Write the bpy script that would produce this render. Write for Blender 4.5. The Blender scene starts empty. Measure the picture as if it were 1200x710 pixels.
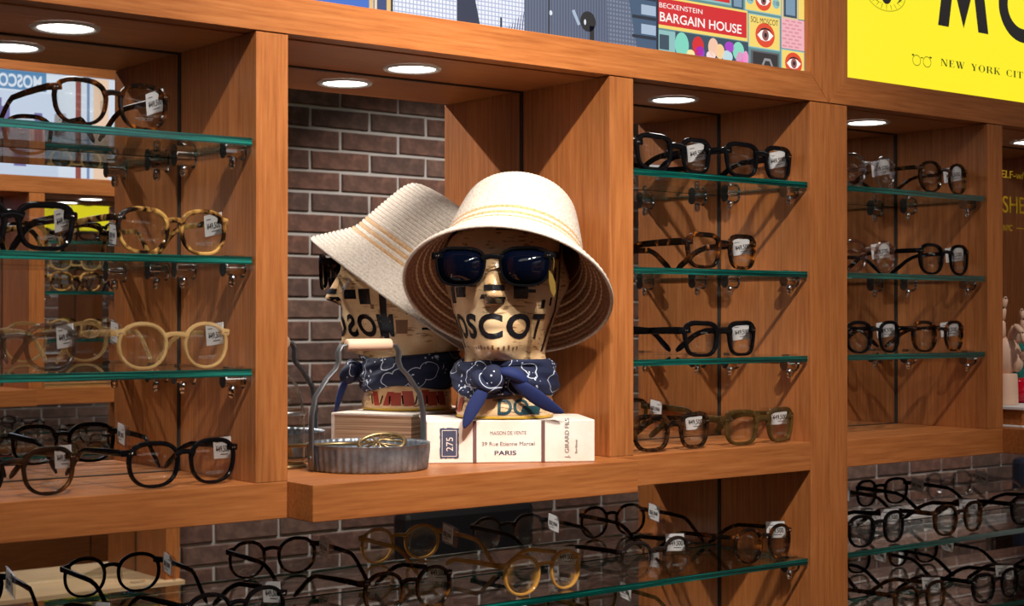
import bpy, bmesh, math, random
from mathutils import Vector, Matrix
random.seed(7)
R = math.radians
sc = bpy.context.scene
C = sc.collection

# ------------------------------------------------------------------ camera
CAM = Vector((0.0, -1.45, 1.40))
cd = bpy.data.cameras.new('camera'); cam = bpy.data.objects.new('camera', cd); C.objects.link(cam)
cam.location = CAM
cam.rotation_euler = (R(90.495), 0, -R(38.43))
cd.sensor_width = 36.0; cd.lens = 36.0 * 1853 / 1200
cd.clip_start = 0.02; cd.clip_end = 60
cd.dof.use_dof = True; cd.dof.focus_distance = 2.02; cd.dof.aperture_fstop = 14.0
sc.camera = cam
# ------------------------------------------------------------------ world, lights, exposure
w = bpy.data.worlds.new('world'); sc.world = w; w.use_nodes = True
w.node_tree.nodes['Background'].inputs[0].default_value = (.55, .6, .7, 1)
w.node_tree.nodes['Background'].inputs[1].default_value = 0.05
sc.view_settings.view_transform = 'Standard'; sc.view_settings.look = 'None'
sc.view_settings.gamma = 1.0; sc.view_settings.use_curve_mapping = False
sc.view_settings.exposure = 0.0
sc.cycles.transparent_max_bounces = 32
sc.cycles.glossy_bounces = 6
sc.cycles.max_bounces = 12

def look(o, target):
    o.rotation_euler = (Vector(target) - o.location).to_track_quat('-Z', 'Y').to_euler()

def spot(name, loc, target, power, angle=62, radius=.02, col=(1, .90, .78), blend=.5):
    l = bpy.data.lights.new(name, 'SPOT'); o = bpy.data.objects.new(name, l); C.objects.link(o)
    o.location = loc; look(o, target)
    l.energy = power; l.spot_size = R(angle); l.spot_blend = blend; l.shadow_soft_size = radius; l.color = col
    return o
SPOTS = [(-.25, 26), (.42, 82), (.90, 116), (1.75, 9)]
for x, p in SPOTS:
    spot('track_and_fill_spot', (x, -.98, 2.50), (x + .36, .05, 1.66), p, angle=54, blend=.9)
spot('track_and_fill_spot', (.75, -.98, 2.50), (1.25, .05, .98), 34, angle=40, blend=.8)  # fill spot added to brighten the long lower shelf
spot('track_and_fill_spot', (1.75, -.98, 2.50), (2.15, .05, .98), 30, angle=36, blend=.8)  # another added fill spot, lifts the lower right shelves
# extra spots added to brighten the brick wall across the aisle
for x, p in ((1.3, 75), (2.7, 115), (4.8, 200)):
    spot('track_and_fill_spot', (x, -.98, 2.50), (x + .1, -2.0, .62), p, angle=80, radius=.03)

def area(name, loc, size, power, col=(1, .93, .84)):
    l = bpy.data.lights.new(name, 'AREA'); o = bpy.data.objects.new(name, l); C.objects.link(o)
    o.location = loc; l.shape = 'RECTANGLE'; l.size, l.size_y = size; l.energy = power; l.color = col
    return o
area('added_ceiling_fill', (0.6, -1.15, 2.58), (2.4, .5), 5.5)  # both area lamps are added fill for soft general light
area('added_ceiling_fill', (4.2, -1.15, 2.58), (2.4, .5), 5.5)

# ------------------------------------------------------------------ materials
MATS = {}
def nodes_of(m):
    m.use_nodes = True
    nt = m.node_tree
    return nt, nt.nodes, nt.links, nt.nodes['Principled BSDF']

def mat(name, col, rough=.5, metal=0., spec=.5, **kw):
    if name in MATS: return MATS[name]
    m = bpy.data.materials.new(name); nt, N, L, b = nodes_of(m)
    b.inputs['Base Color'].default_value = (*col, 1); b.inputs['Roughness'].default_value = rough
    b.inputs['Metallic'].default_value = metal; b.inputs['Specular IOR Level'].default_value = spec
    for k, v in kw.items(): b.inputs[k.replace('_', ' ')].default_value = v
    MATS[name] = m
    return m

def emit(name, col, s=1.0):
    if name in MATS: return MATS[name]
    m = bpy.data.materials.new(name); nt, N, L, b = nodes_of(m)
    b.inputs['Base Color'].default_value = (.02, .02, .02, 1); b.inputs['Roughness'].default_value = .4
    b.inputs['Emission Color'].default_value = (*col, 1); b.inputs['Emission Strength'].default_value = s
    MATS[name] = m
    return m

def srgb(r, g, b):
    f = lambda c: (c / 255 / 12.92) if c / 255 <= .04045 else ((c / 255 + .055) / 1.055) ** 2.4
    return (f(r), f(g), f(b))

def noise_ramp(nt, scale_vec, noise_scale, detail, stops, coord='Object', distortion=0.0, rough=.6):
    N, L = nt.nodes, nt.links
    tc = N.new('ShaderNodeTexCoord'); mp = N.new('ShaderNodeMapping')
    mp.inputs['Scale'].default_value = scale_vec
    L.new(tc.outputs[coord], mp.inputs['Vector'])
    nz = N.new('ShaderNodeTexNoise'); nz.inputs['Scale'].default_value = noise_scale
    nz.inputs['Detail'].default_value = detail; nz.inputs['Roughness'].default_value = rough
    nz.inputs['Distortion'].default_value = distortion
    L.new(mp.outputs[0], nz.inputs['Vector'])
    rp = N.new('ShaderNodeValToRGB')
    els = rp.color_ramp.elements
    while len(els) < len(stops): els.new(.5)
    for e, (p, c) in zip(els, stops): e.position = p; e.color = (*c, 1)
    L.new(nz.outputs['Fac'], rp.inputs['Fac'])
    return nz, rp

def wood(name, axis, c1, c2, c3, rough=.42):
    if name in MATS: return MATS[name]
    m = bpy.data.materials.new(name); nt, N, L, b = nodes_of(m)
    sv = {'x': (1.2, 26, 26), 'z': (26, 26, 1.2), 'y': (26, 1.2, 26)}[axis]
    nz, rp = noise_ramp(nt, sv, 9.0, 6, [(.30, c1), (.5, c2), (.72, c3)], rough=.65)
    sv2 = {'x': (.5, 3, 3), 'z': (3, 3, .5), 'y': (3, .5, 3)}[axis]
    nz2, rp2 = noise_ramp(nt, sv2, 3.0, 3, [(.3, (.80, .80, .80)), (.7, (1.08, 1.04, 1.0))], distortion=.8)
    mx = N.new('ShaderNodeMixRGB'); mx.blend_type = 'MULTIPLY'; mx.inputs[0].default_value = 1
    L.new(rp.outputs[0], mx.inputs[1]); L.new(rp2.outputs[0], mx.inputs[2])
    L.new(mx.outputs[0], b.inputs['Base Color'])
    bp = N.new('ShaderNodeBump'); bp.inputs['Strength'].default_value = .06; bp.inputs['Distance'].default_value = .002
    L.new(nz.outputs['Fac'], bp.inputs['Height']); L.new(bp.outputs[0], b.inputs['Normal'])
    b.inputs['Roughness'].default_value = rough; b.inputs['Specular IOR Level'].default_value = .35
    MATS[name] = m
    return m
WC = (srgb(148, 85, 43), srgb(172, 106, 57), srgb(190, 124, 72))
wood_x = wood('cherry_veneer_grain_along', 'x', *WC)
wood_z = wood('cherry_veneer_grain_upright', 'z', *WC)
wood_pale = wood('pale_wood', 'x', srgb(196, 160, 120), srgb(214, 184, 146), srgb(226, 200, 166), .5)

def glass_mix(name, tint, gloss=1.45, rough=.0, gl_col=(1, 1, 1)):
    if name in MATS: return MATS[name]
    m = bpy.data.materials.new(name); m.use_nodes = True; nt = m.node_tree; N, L = nt.nodes, nt.links
    N.remove(N['Principled BSDF']); out = N['Material Output']
    t = N.new('ShaderNodeBsdfTransparent'); t.inputs[0].default_value = (*tint, 1)
    g = N.new('ShaderNodeBsdfGlossy'); g.inputs['Roughness'].default_value = rough; g.inputs['Color'].default_value = (*gl_col, 1)
    lw_ = N.new('ShaderNodeLayerWeight'); lw_.inputs['Blend'].default_value = .5     # same from both sides of the pane
    pw = N.new('ShaderNodeMath'); pw.operation = 'POWER'; pw.inputs[1].default_value = 5; L.new(lw_.outputs['Facing'], pw.inputs[0])
    f0 = ((gloss - 1) / (gloss + 1)) ** 2
    f = N.new('ShaderNodeMath'); f.operation = 'MULTIPLY_ADD'; f.inputs[1].default_value = 1 - f0; f.inputs[2].default_value = f0; L.new(pw.outputs[0], f.inputs[0])
    x = N.new('ShaderNodeMixShader'); L.new(f.outputs[0], x.inputs[0]); L.new(t.outputs[0], x.inputs[1]); L.new(g.outputs[0], x.inputs[2])
    L.new(x.outputs[0], out.inputs['Surface'])
    MATS[name] = m
    return m

def acetate(name, stops, scale=60, alpha=1.0, rough=.07, coord='Object', sv=(1, 1, 1), detail=2, spec=.32):
    """polished acetate; alpha below one lets part of the light through"""
    if name in MATS: return MATS[name]
    m = bpy.data.materials.new(name); nt, N, L, b = nodes_of(m)
    if len(stops) == 1:
        b.inputs['Base Color'].default_value = (*stops[0][1], 1)
    else:
        nz, rp = noise_ramp(nt, sv, scale, detail, stops, coord, distortion=.6)
        L.new(rp.outputs[0], b.inputs['Base Color'])
    b.inputs['Roughness'].default_value = rough; b.inputs['Specular IOR Level'].default_value = spec
    if alpha < 1: b.inputs['Alpha'].default_value = alpha
    MATS[name] = m
    return m
A = {
 'black': acetate('black_acetate', [(0, (.004, .004, .005))], spec=.2),
 'tort': acetate('dark_tortoise_acetate', [(.48, (.006, .004, .003)), (.62, (.045, .013, .004)), (.74, (.36, .11, .016))], 70),
 'dtort': acetate('smoky_tortoise_acetate', [(.46, (.006, .004, .003)), (.66, (.06, .022, .007)), (.8, (.32, .13, .025))], 80),
 'havana': acetate('light_havana_acetate', [(.44, (.014, .007, .004)), (.50, (.20, .09, .025)), (.60, (.56, .33, .10))], 48),
 'honey': acetate('honey_acetate', [(.3, (.50, .23, .04)), (.7, (.66, .36, .09))], 50, .72),
 'champ': acetate('champagne_acetate', [(.3, (.52, .33, .13)), (.7, (.68, .46, .21))], 50, .50),
 'clear': glass_mix('crystal_acetate', (.76, .77, .80), 2.7, .10),
 'rose': glass_mix('pale_rose_crystal_acetate', (.82, .70, .65), 2.6, .10),
 'smoke': glass_mix('smoke_grey_acetate', (.66, .64, .62), 2.1, .08),
 'brow': None,
 'olive': acetate('olive_brown_acetate', [(.3, (.035, .018, .006)), (.7, (.11, .062, .018))], 50, .9),
 'fade': acetate('black_to_brown_acetate', [(.40, (.007, .005, .004)), (.65, (.05, .018, .006)), (.8, (.20, .07, .015))], 30),
}
def brow_fade():
    """acetate dyed dark along the brow and clear below"""
    m = bpy.data.materials.new('brow_fade_acetate'); nt, N, L, b = nodes_of(m)
    tc = N.new('ShaderNodeTexCoord'); sp = N.new('ShaderNodeSeparateXYZ'); L.new(tc.outputs['Object'], sp.inputs[0])
    mr = N.new('ShaderNodeMapRange'); mr.inputs['From Min'].default_value = .022; mr.inputs['From Max'].default_value = .036; mr.inputs['To Min'].default_value = .22; mr.inputs['To Max'].default_value = 1.0
    L.new(sp.outputs['Z'], mr.inputs['Value']); L.new(mr.outputs[0], b.inputs['Alpha'])
    b.inputs['Base Color'].default_value = (.016, .011, .010, 1); b.inputs['Roughness'].default_value = .1
    return m
A['brow'] = brow_fade()
lens_clear = glass_mix('demo_lens', (.97, .975, .97), 1.42)
lens_dark = mat('dark_blue_lens', (.001, .002, .007), .03, spec=.55)
shelf_face = glass_mix('shelf_glass', (.965, .985, .975), 1.45)
plastic_clear = glass_mix('clear_sleeve', (.95, .95, .96), 1.5, .03)
m_mirror = mat('mirror_silver', (.80, .81, .82), 0.0, 1.0)
m_dark = mat('near_black', (.02, .016, .013), .5)
m_chrome = mat('chrome', (.70, .71, .74), .12, 1.0)
m_steel = mat('brushed_steel', (.5, .5, .5), .3, 1.0)
m_white = mat('white_label', (.86, .87, .9), .6)
m_ink = mat('black_ink', (.012, .012, .016), .6)
m_lamp = emit('downlight_diffuser', (1.0, .96, .90), 10.0)
m_ring = mat('downlight_ring', (.62, .60, .58), .4)

def edge_glass():
    m = bpy.data.materials.new('shelf_glass_edge'); nt, N, L, b = nodes_of(m)
    nz, rp = noise_ramp(nt, (1.5, 40, 160), 4.0, 4, [(.36, (.0, .012, .011)), (.55, (.001, .085, .07)), (.72, (.02, .36, .30))])  # bright streaks are glints of the glass edge, put into the colour
    L.new(rp.outputs[0], b.inputs['Base Color']); b.inputs['Roughness'].default_value = .12
    b.inputs['Specular IOR Level'].default_value = .8
    b.inputs['Transmission Weight'].default_value = .25
    return m
shelf_edge = edge_glass()

# ------------------------------------------------------------------ mesh builder
class MB:
    def __init__(s): s.v = []; s.f = []; s.m = []
    def add(s, vs, fs, mi=0):
        o = len(s.v); s.v += [tuple(p) for p in vs]
        for f in fs: s.f.append(tuple(i + o for i in f)); s.m.append(mi)
        return s
    def box(s, x0, x1, y0, y1, z0, z1, mi=0):
        vs = [(x, y, z) for z in (z0, z1) for y in (y0, y1) for x in (x0, x1)]
        return s.add(vs, [(0, 2, 3, 1), (4, 5, 7, 6), (0, 1, 5, 4), (2, 6, 7, 3), (0, 4, 6, 2), (1, 3, 7, 5)], mi)
    def prism(s, pts, y0, y1, mi=0):
        """outline (x,z), counter-clockwise seen from -y, thickened along y"""
        n = len(pts)
        vs = [(x, y0, z) for x, z in pts] + [(x, y1, z) for x, z in pts]
        fs = [tuple(range(n)), tuple(range(2 * n - 1, n - 1, -1))]
        fs += [(i, i + n, (i + 1) % n + n, (i + 1) % n) for i in range(n)]
        return s.add(vs, fs, mi)
    def tube(s, path, rad, n=8, up=(0, 0, 1), caps=True, mi=0, closed=False, sq=2.0):
        """rad: list of (half width sideways, half height along up) or floats"""
        P = [Vector(p) for p in path]; k = len(P); up = Vector(up); rings = []
        if not isinstance(rad, (list, tuple)): rad = [rad] * k
        for i, p in enumerate(P):
            if closed: t = P[(i + 1) % k] - P[i - 1]
            else: t = P[min(i + 1, k - 1)] - P[max(i - 1, 0)]
            t.normalize()
            side = t.cross(up)
            if side.length < 1e-4: side = t.cross(Vector((.3, 1, .1)))
            side.normalize(); u = side.cross(t).normalized()
            r = rad[i]; ra, rb = r if isinstance(r, (list, tuple)) else (r, r)
            ring = []
            for j in range(n):
                a = 2 * math.pi * j / n + math.pi / n
                ca, sa = math.cos(a), math.sin(a)
                ca = math.copysign(abs(ca) ** (2 / sq), ca); sa = math.copysign(abs(sa) ** (2 / sq), sa)
                ring.append(p + side * ca * ra + u * sa * rb)
            rings.append(ring)
        vs = [q for r_ in rings for q in r_]; fs = []
        for i in range(k if closed else k - 1):
            for j in range(n):
                a, b = i * n + j, i * n + (j + 1) % n
                c, d = ((i + 1) % k) * n + (j + 1) % n, ((i + 1) % k) * n + j
                fs.append((a, b, c, d))
        if caps and not closed:
            fs.append(tuple(range(n - 1, -1, -1))); fs.append(tuple((k - 1) * n + j for j in range(n)))
        return s.add(vs, fs, mi)
    def lathe(s, prof, n=32, mi=0, c=(0, 0, 0), mfun=None, flute=None, close=False):
        vs = []; fs = []; ms = []
        for i, (r, z) in enumerate(prof):
            for j in range(n):
                a = 2 * math.pi * j / n; rr = r + (flute(i, j) if flute else 0)
                vs.append((c[0] + rr * math.cos(a), c[1] + rr * math.sin(a), c[2] + z))
        o = len(s.v); s.v += vs; k = len(prof)
        for i in range(k if close else k - 1):
            for j in range(n):
                i2 = (i + 1) % k
                s.f.append((o + i * n + j, o + i * n + (j + 1) % n, o + i2 * n + (j + 1) % n, o + i2 * n + j))
                s.m.append(mfun(i) if mfun else mi)
        return s
    def ball(s, c, r, n=10, k=6, mi=0):
        rx, ry, rz = r if isinstance(r, (tuple, list)) else (r, r, r)
        vs = [(c[0], c[1], c[2] - rz)]; fs = []
        for i in range(1, k):
            t = math.pi * i / k - math.pi / 2
            for j in range(n):
                a = 2 * math.pi * j / n
                vs.append((c[0] + rx * math.cos(t) * math.cos(a), c[1] + ry * math.cos(t) * math.sin(a), c[2] + rz * math.sin(t)))
        vs.append((c[0], c[1], c[2] + rz)); top = len(vs) - 1
        for j in range(n): fs.append((0, 1 + (j + 1) % n, 1 + j))
        for i in range(k - 2):
            for j in range(n):
                a = 1 + i * n + j; b = 1 + i * n + (j + 1) % n
                fs.append((a, b, b + n, a + n))
        for j in range(n): fs.append((top, 1 + (k - 2) * n + j, 1 + (k - 2) * n + (j + 1) % n))
        return s.add(vs, fs, mi)
    def disc(s, c, r, n=24, mi=0):
        vs = [(c[0] + r * math.cos(2 * math.pi * j / n), c[1] + r * math.sin(2 * math.pi * j / n), c[2]) for j in range(n)]
        return s.add(vs, [tuple(range(n))], mi)
    def mesh(s, name, mats, smooth=False):
        me = bpy.data.meshes.new(name); me.from_pydata(s.v, [], s.f)
        for m in (mats if isinstance(mats, (list, tuple)) else [mats]): me.materials.append(m)
        for p, i in zip(me.polygons, s.m): p.material_index = i; p.use_smooth = smooth
        me.update()
        return me
    def build(s, name, mats, parent=None, smooth=False, bevel=0, label=None):
        return link(name, s.mesh(name, mats, smooth), parent, bevel, label)

def link(name, me, parent=None, bevel=0, label=None):
    o = bpy.data.objects.new(name, me); C.objects.link(o)
    if parent is not None: o.parent = parent
    if bevel:
        b = o.modifiers.new('bevel', 'BEVEL'); b.width = bevel; b.segments = 2; b.limit_method = 'ANGLE'
    if label: o['label'] = label
    return o

def thing(name, label, cat, loc=(0, 0, 0), rz=0, group=None):
    o = bpy.data.objects.new(name, None); C.objects.link(o); o.empty_display_size = .02
    o.location = loc; o.rotation_euler = (0, 0, rz); o['label'] = label; o['category'] = cat
    if group: o['group'] = group
    return o
def tag(o, label, cat, group=None):
    o['label'] = label; o['category'] = cat
    if group: o['group'] = group
    return o
def struct(o): o['kind'] = 'structure'; return o
def crisp(me, a=38):
    me.set_sharp_from_angle(angle=R(a)); return me
def recalc(me):
    bm = bmesh.new(); bm.from_mesh(me); bmesh.ops.recalc_face_normals(bm, faces=bm.faces); bm.to_mesh(me); bm.free(); return me

# ------------------------------------------------------------------ lettering
_txt = {}
def text_mesh(s, size=1.0, sx=1.0, bold=0.0, space=1.0, align='LEFT'):
    k = (s, size, sx, bold, space, align)
    if k in _txt: return _txt[k]
    cu = bpy.data.curves.new('lettering', 'FONT'); cu.body = s; cu.size = size; cu.offset = bold * size; cu.space_character = space
    cu.align_x = align; cu.resolution_u = 4
    o = bpy.data.objects.new('lettering_source', cu); C.objects.link(o)
    dg = bpy.context.evaluated_depsgraph_get(); dg.update()
    me = bpy.data.meshes.new_from_object(o.evaluated_get(dg))
    bpy.data.objects.remove(o)
    for v in me.vertices: v.co.x *= sx
    me.name = 'lettering'; _txt[k] = me
    return me
def text_obj(s, size, m, parent, matrix, name='lettering', **kw):
    me = text_mesh(s, size, **kw).copy(); me.materials.clear(); me.materials.append(m)
    me.transform(matrix)
    return link(name, me, parent)
def wall_text(s, x, z, y, h, m, parent, width=None, **kw):
    """upright text facing -y, cap height h, starting at x, baseline z"""
    me = text_mesh(s, 1.0, **kw)
    xs = [v.co.x for v in me.vertices]; ys = [v.co.y for v in me.vertices]
    x0, x1 = min(xs), max(xs); y0, y1 = 0, max(ys)
    sy = h / (y1 - y0); sx = (width / (x1 - x0)) if width else sy
    M = Matrix(((sx, 0, 0, x - x0 * sx), (0, 0, -1, y), (0, sy, 0, z), (0, 0, 0, 1)))
    return text_obj(s, 1.0, m, parent, M, **kw)

# ================================================================== SETTING
CEIL = 2.62
YM = .1733                                   # face of the mirrors behind the bays
YB = -2.07                                   # brick wall across the aisle
fl = MB().box(-2.2, 8.2, YB - .1, .5, -.05, 0).build('floor', wood('floor_boards', 'x', srgb(70, 48, 36), srgb(88, 62, 46), srgb(104, 74, 54), .35)); struct(fl)
ce = MB().box(-2.2, 8.2, YB - .1, .5, CEIL, CEIL + .05).build('ceiling', mat('dark_ceiling', (.10, .085, .075), .8)); struct(ce)
m_plaster = mat('warm_plaster', (.42, .37, .32), .85)
struct(MB().box(-2.2, 8.2, .26, .31, 0, CEIL).build('wall_back', m_plaster))
struct(MB().box(-2.25, -2.2, YB - .1, .5, 0, CEIL).build('wall_left', m_plaster))
struct(MB().box(8.2, 8.25, YB - .1, .5, 0, CEIL).build('wall_right', m_plaster))
# brick wall across the aisle, seen in the mirrors
m_mortar = mat('grey_mortar', (.42, .40, .40), .9)
wf = struct(MB().box(-2.2, 8.2, YB - .06, YB, 0, CEIL).build('wall_front', m_mortar))
def brick_mat(i):
    m = bpy.data.materials.new('red_brown_brick'); nt, N, L, b = nodes_of(m)
    base = [(.105, .052, .040), (.125, .058, .043), (.085, .047, .039), (.118, .066, .052)][i]
    nz, rp = noise_ramp(nt, (1, 1, 1), 38, 6, [(.3, tuple(c * .6 for c in base)), (.55, base), (.78, tuple(min(1, c * 1.7) for c in base))])
    L.new(rp.outputs[0], b.inputs['Base Color']); b.inputs['Roughness'].default_value = .85
    bp = N.new('ShaderNodeBump'); bp.inputs['Strength'].default_value = .5; bp.inputs['Distance'].default_value = .004
    L.new(nz.outputs['Fac'], bp.inputs['Height']); L.new(bp.outputs[0], b.inputs['Normal'])
    return m
bricks = [brick_mat(i) for i in range(4)]
BL, BH, PX, PZ = .191, .051, .2005, .0605
def brick_mesh(i):
    mb = MB(); rr = random.Random(i)
    j = lambda: rr.uniform(-.0015, .0015)
    x, z, d, c = BL / 2, BH / 2, .007, .003
    vs = [(-x + j(), 0, -z + j()), (x + j(), 0, -z + j()), (x + j(), 0, z + j()), (-x + j(), 0, z + j())]
    vf = [(a - math.copysign(c, a), d, b - math.copysign(c, b)) for a, _, b in vs]
    vm = [(a, d - c, b) for a, _, b in vs]
    mb.add(vs + vm + vf, [(0, 4, 5, 1), (1, 5, 6, 2), (2, 6, 7, 3), (3, 7, 4, 0), (4, 8, 9, 5), (5, 9, 10, 6), (6, 10, 11, 7), (7, 11, 8, 4), (8, 11, 10, 9)])
    return recalc(mb.mesh('brick', bricks[i % 4]))
bm_list = [brick_mesh(i) for i in range(8)]
field = MB(); nb = 0
for r in range(int(CEIL / PZ)):
    z = .03 + r * PZ
    for c in range(-9, 41):
        x = c * PX + (PX / 2 if r % 2 else 0) + .03
        if x > 8.05 or x < -2.05: continue
        near = (1.80 < x < 3.35 and .42 < z < 2.12) or (4.3 < x < 5.5 and .55 < z < .95)
        if near and nb < 298:
            o = link('brick', random.choice(bm_list), wf); o.location = (x, YB, z); o.rotation_euler = (0, random.uniform(-.006, .006), 0); nb += 1
        else:
            field.box(x - BL / 2, x + BL / 2, YB - .001, YB + .0055, z - BH / 2, z + BH / 2, random.randrange(4))
f_o = field.build('brick_courses', bricks, wf); f_o['kind'] = 'stuff'

# ================================================================== CABINETS
Z_RAIL, Z_TOP, Z_BOT, Z_BASE = 1.698, 1.2272, 1.1885, .735
Z_CEIL = 1.6965
G_UP = (1.5855, 1.4622, 1.3461); G_LOW = (1.0677, .955); GT = .008
def bracket_mesh():
    mb = MB()           # chrome clamp: stub out of the panel along -x, jaw plates, screw below
    mb.tube([(0, 0, -.013), (-.022, 0, -.013)], [.0065, .0065], 14)
    mb.tube([(-.022, 0, -.013), (-.0235, 0, -.013)], [.0075, .0075], 14)
    mb.tube([(-.0005, 0, -.013), (.0035, 0, -.013)], [.0085, .0085], 14)
    mb.box(-.021, -.002, -.0065, .0065, -.0095, -.0082)
    mb.box(-.020, -.002, -.0060, .0060, 0.0003, .0018)
    return recalc(mb.mesh('shelf_bracket', m_chrome, False))
def screw_mesh():
    mb = MB(); mb.tube([(-.012, 0, -.018), (-.012, 0, -.027)], [.0038, .0045], 10); mb.ball((-.012, 0, -.0275), .0042)
    return recalc(mb.mesh('clamp_screw', m_chrome, True))
BR, BS = bracket_mesh(), screw_mesh()

def downlight(par, x, y, z):
    mb = MB(); mb.lathe([(.0275, .0005), (.0285, -.0025), (.034, -.003), (.0355, -.0005)], 32)
    d = mb.build('downlight', m_ring, par, True); d.location = (x, y, z)
    mb = MB(); mb.disc((0, 0, -.0012), .0284, 32); me = mb.mesh('diffuser', m_lamp)
    me.flip_normals(); link('diffuser', me, d)

def cabinet(name, label, loc, rz, dividers, bays, low_span):
    """dividers: (x0, x1, goes to the base); bays: (x0, x1, kind)"""
    t = thing(name, label, 'cabinet', loc, rz)
    base = -loc[2]
    Z = lambda z: z + base
    for x0, x1, full in dividers:
        MB().box(x0, x1, 0, YM + .022, Z(Z_BASE if full else Z_TOP), Z(Z_RAIL - .0012)).build('divider', wood_z, t, bevel=.0007)
    for k, (x0, x1, kind) in enumerate(bays):
        xa, xb = x0, min([d[0] for d in dividers if d[0] > x0 + .05] + [x1])      # clear width between the dividers
        xa = max([d[1] for d in dividers if d[1] < xb - .05] + [xa])
        # the board that carries the bay: runs under the divider on its right
        if kind == 'ledge':
            MB().box(x0, x1, -.0505, YM + .022, Z(Z_BOT), Z(Z_TOP)).build('display_ledge', wood_x, t, bevel=.0009)
        else:
            MB().box(x0, x1, 0, YM + .022, Z(Z_BOT), Z(Z_TOP)).build('bottom_board', wood_x, t, bevel=.0009)
        MB().box(xa + .0005, xb - .0005, .0245, YM + .022, Z(Z_CEIL), Z(Z_CEIL + .016)).build('bay_ceiling', wood_x, t)
        MB().box(xa + .0005, xb - .0005, YM, YM + .005, Z(Z_TOP), Z(Z_CEIL)).build('mirror', m_mirror, t, label='silver mirror at the back of the bay')
        e = .0022; q0, q1 = xa + .0017, xb - .0017
        for bx in ((q0, q1, YM - e, YM - .0002, Z(Z_CEIL) - .0022, Z(Z_CEIL)), (q0, q1, YM - e, YM - .0002, Z(Z_TOP), Z(Z_TOP) + .0012),
                   (xa, xa + .0016, YM - .003, YM - .0002, Z(Z_TOP), Z(Z_CEIL)), (xb - .0016, xb, YM - .003, YM - .0002, Z(Z_TOP), Z(Z_CEIL))):
            MB().box(*bx).build('mirror_edge_strip', m_dark, t)  # dark strips added to stand in for the dark gap at the mirror's edges
        downlight(t, (xa + xb) / 2, .099, Z(Z_CEIL))
        if kind == 'shelves':
            for gz in G_UP:
                for yy in (.028, .140):
                    for sx, xx in ((1, xb), (-1, xa)):
                        o = link('shelf_bracket', BR, t); o.location = (xx, yy, Z(gz)); o.scale = (sx, 1, 1)
                        s_ = link('clamp_screw', BS, o)
    x0, x1 = low_span
    MB().box(x0, x1, YM, YM + .005, Z(Z_BASE), Z(Z_BOT)).build('mirror', m_mirror, t, label='long mirror behind the lower glass shelves')
    for bx in ((x0, x0 + .0016), (x1 - .0016, x1)):
        MB().box(*bx, YM - .003, YM - .0002, Z(Z_BASE), Z(Z_BOT)).build('mirror_edge_strip', m_dark, t)  # same added dark edge line on the long mirror
    for gz in G_LOW:
        for yy in (.028, .140):
            for sx, xx in ((1, x1), (-1, x0)):
                o = link('shelf_bracket', BR, t); o.location = (xx, yy, Z(gz)); o.scale = (sx, 1, 1)
                link('clamp_screw', BS, o)
    # counter base with drawers
    X0 = min(d[0] for d in dividers); X1 = max(d[1] for d in dividers)
    MB().box(X0, X1, -.03, YM + .022, Z(Z_BASE - .03), Z(Z_BASE)).build('counter_top', wood_pale, t, bevel=.001)
    MB().box(X0 + .002, X1 - .002, 0, YM + .02, Z(.06), Z(Z_BASE - .031)).build('base_carcass', wood_z, t)
    MB().box(X0 + .02, X1 - .02, .03, YM + .02, Z(0), Z(.06)).build('plinth', m_dark, t)
    n = max(2, round((X1 - X0) / .42)); dw = (X1 - X0) / n
    for i in range(n):
        for j in range(2):
            za = .065 + j * .315
            d = MB().box(X0 + i * dw + .003, X0 + (i + 1) * dw - .003, -.018, -.0005, Z(za), Z(za + .308)).build('drawer_front', wood_x, t, bevel=.001)
            MB().box(X0 + (i + .5) * dw - .05, X0 + (i + .5) * dw + .05, -.03, -.0182, Z(za + .26), Z(za + .272)).build('handle', m_steel, d, bevel=.002)
    return t

P0, P1, P2, P3a = (.442, .4804), (.8114, .8495), (1.3045, 1.3439), (1.6753, 1.7135)
P3b, P4, P5, P6 = (1.7145, 1.7532), (2.0842, 2.1236), (2.5786, 2.6180), (2.949, 2.9884)
cab1 = cabinet('display_cabinet', 'cherry wood display cabinet holding the hat, books and left eyeglass shelves', (0, 0, 0), 0,
    [(*P0, 1), (*P1, 0), (*P2, 0), (*P3a, 1)],
    [(P0[1], P1[1] - .0003, 'shelves'), (P1[1], P2[0], 'ledge'), (P2[0] + .0003, P3a[0], 'shelves')], (P0[1], P3a[0]))
cab2 = cabinet('display_cabinet', 'cherry wood display cabinet under the yellow sign, holding the wooden hand', (0, 0, 0), 0,
    [(*P3b, 1), (*P4, 0), (*P5, 0), (*P6, 1)],
    [(P3b[1], P4[1] - .0003, 'shelves'), (P4[1], P5[0], 'ledge'), (P5[0] + .0003, P6[0], 'shelves')], (P3b[1], P6[0]))
# the twin cabinet across the aisle (turned to face the first; local x runs the other way)
YO = -1.881; XO = 1.84
opp = cabinet('display_cabinet', 'cherry wood display cabinet across the aisle, reflected in the mirrors', (XO, YO, 0), math.pi,
    [(0, .0385, 1), (.357, .3955, 0), (.8505, .889, 0), (1.22, 1.2585, 1)],
    [(.0385, .3955 - .0003, 'shelves'), (.3955, .8505, 'ledge'), (.8505 + .0003, 1.22, 'shelves')], (.0385, 1.22))

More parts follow.
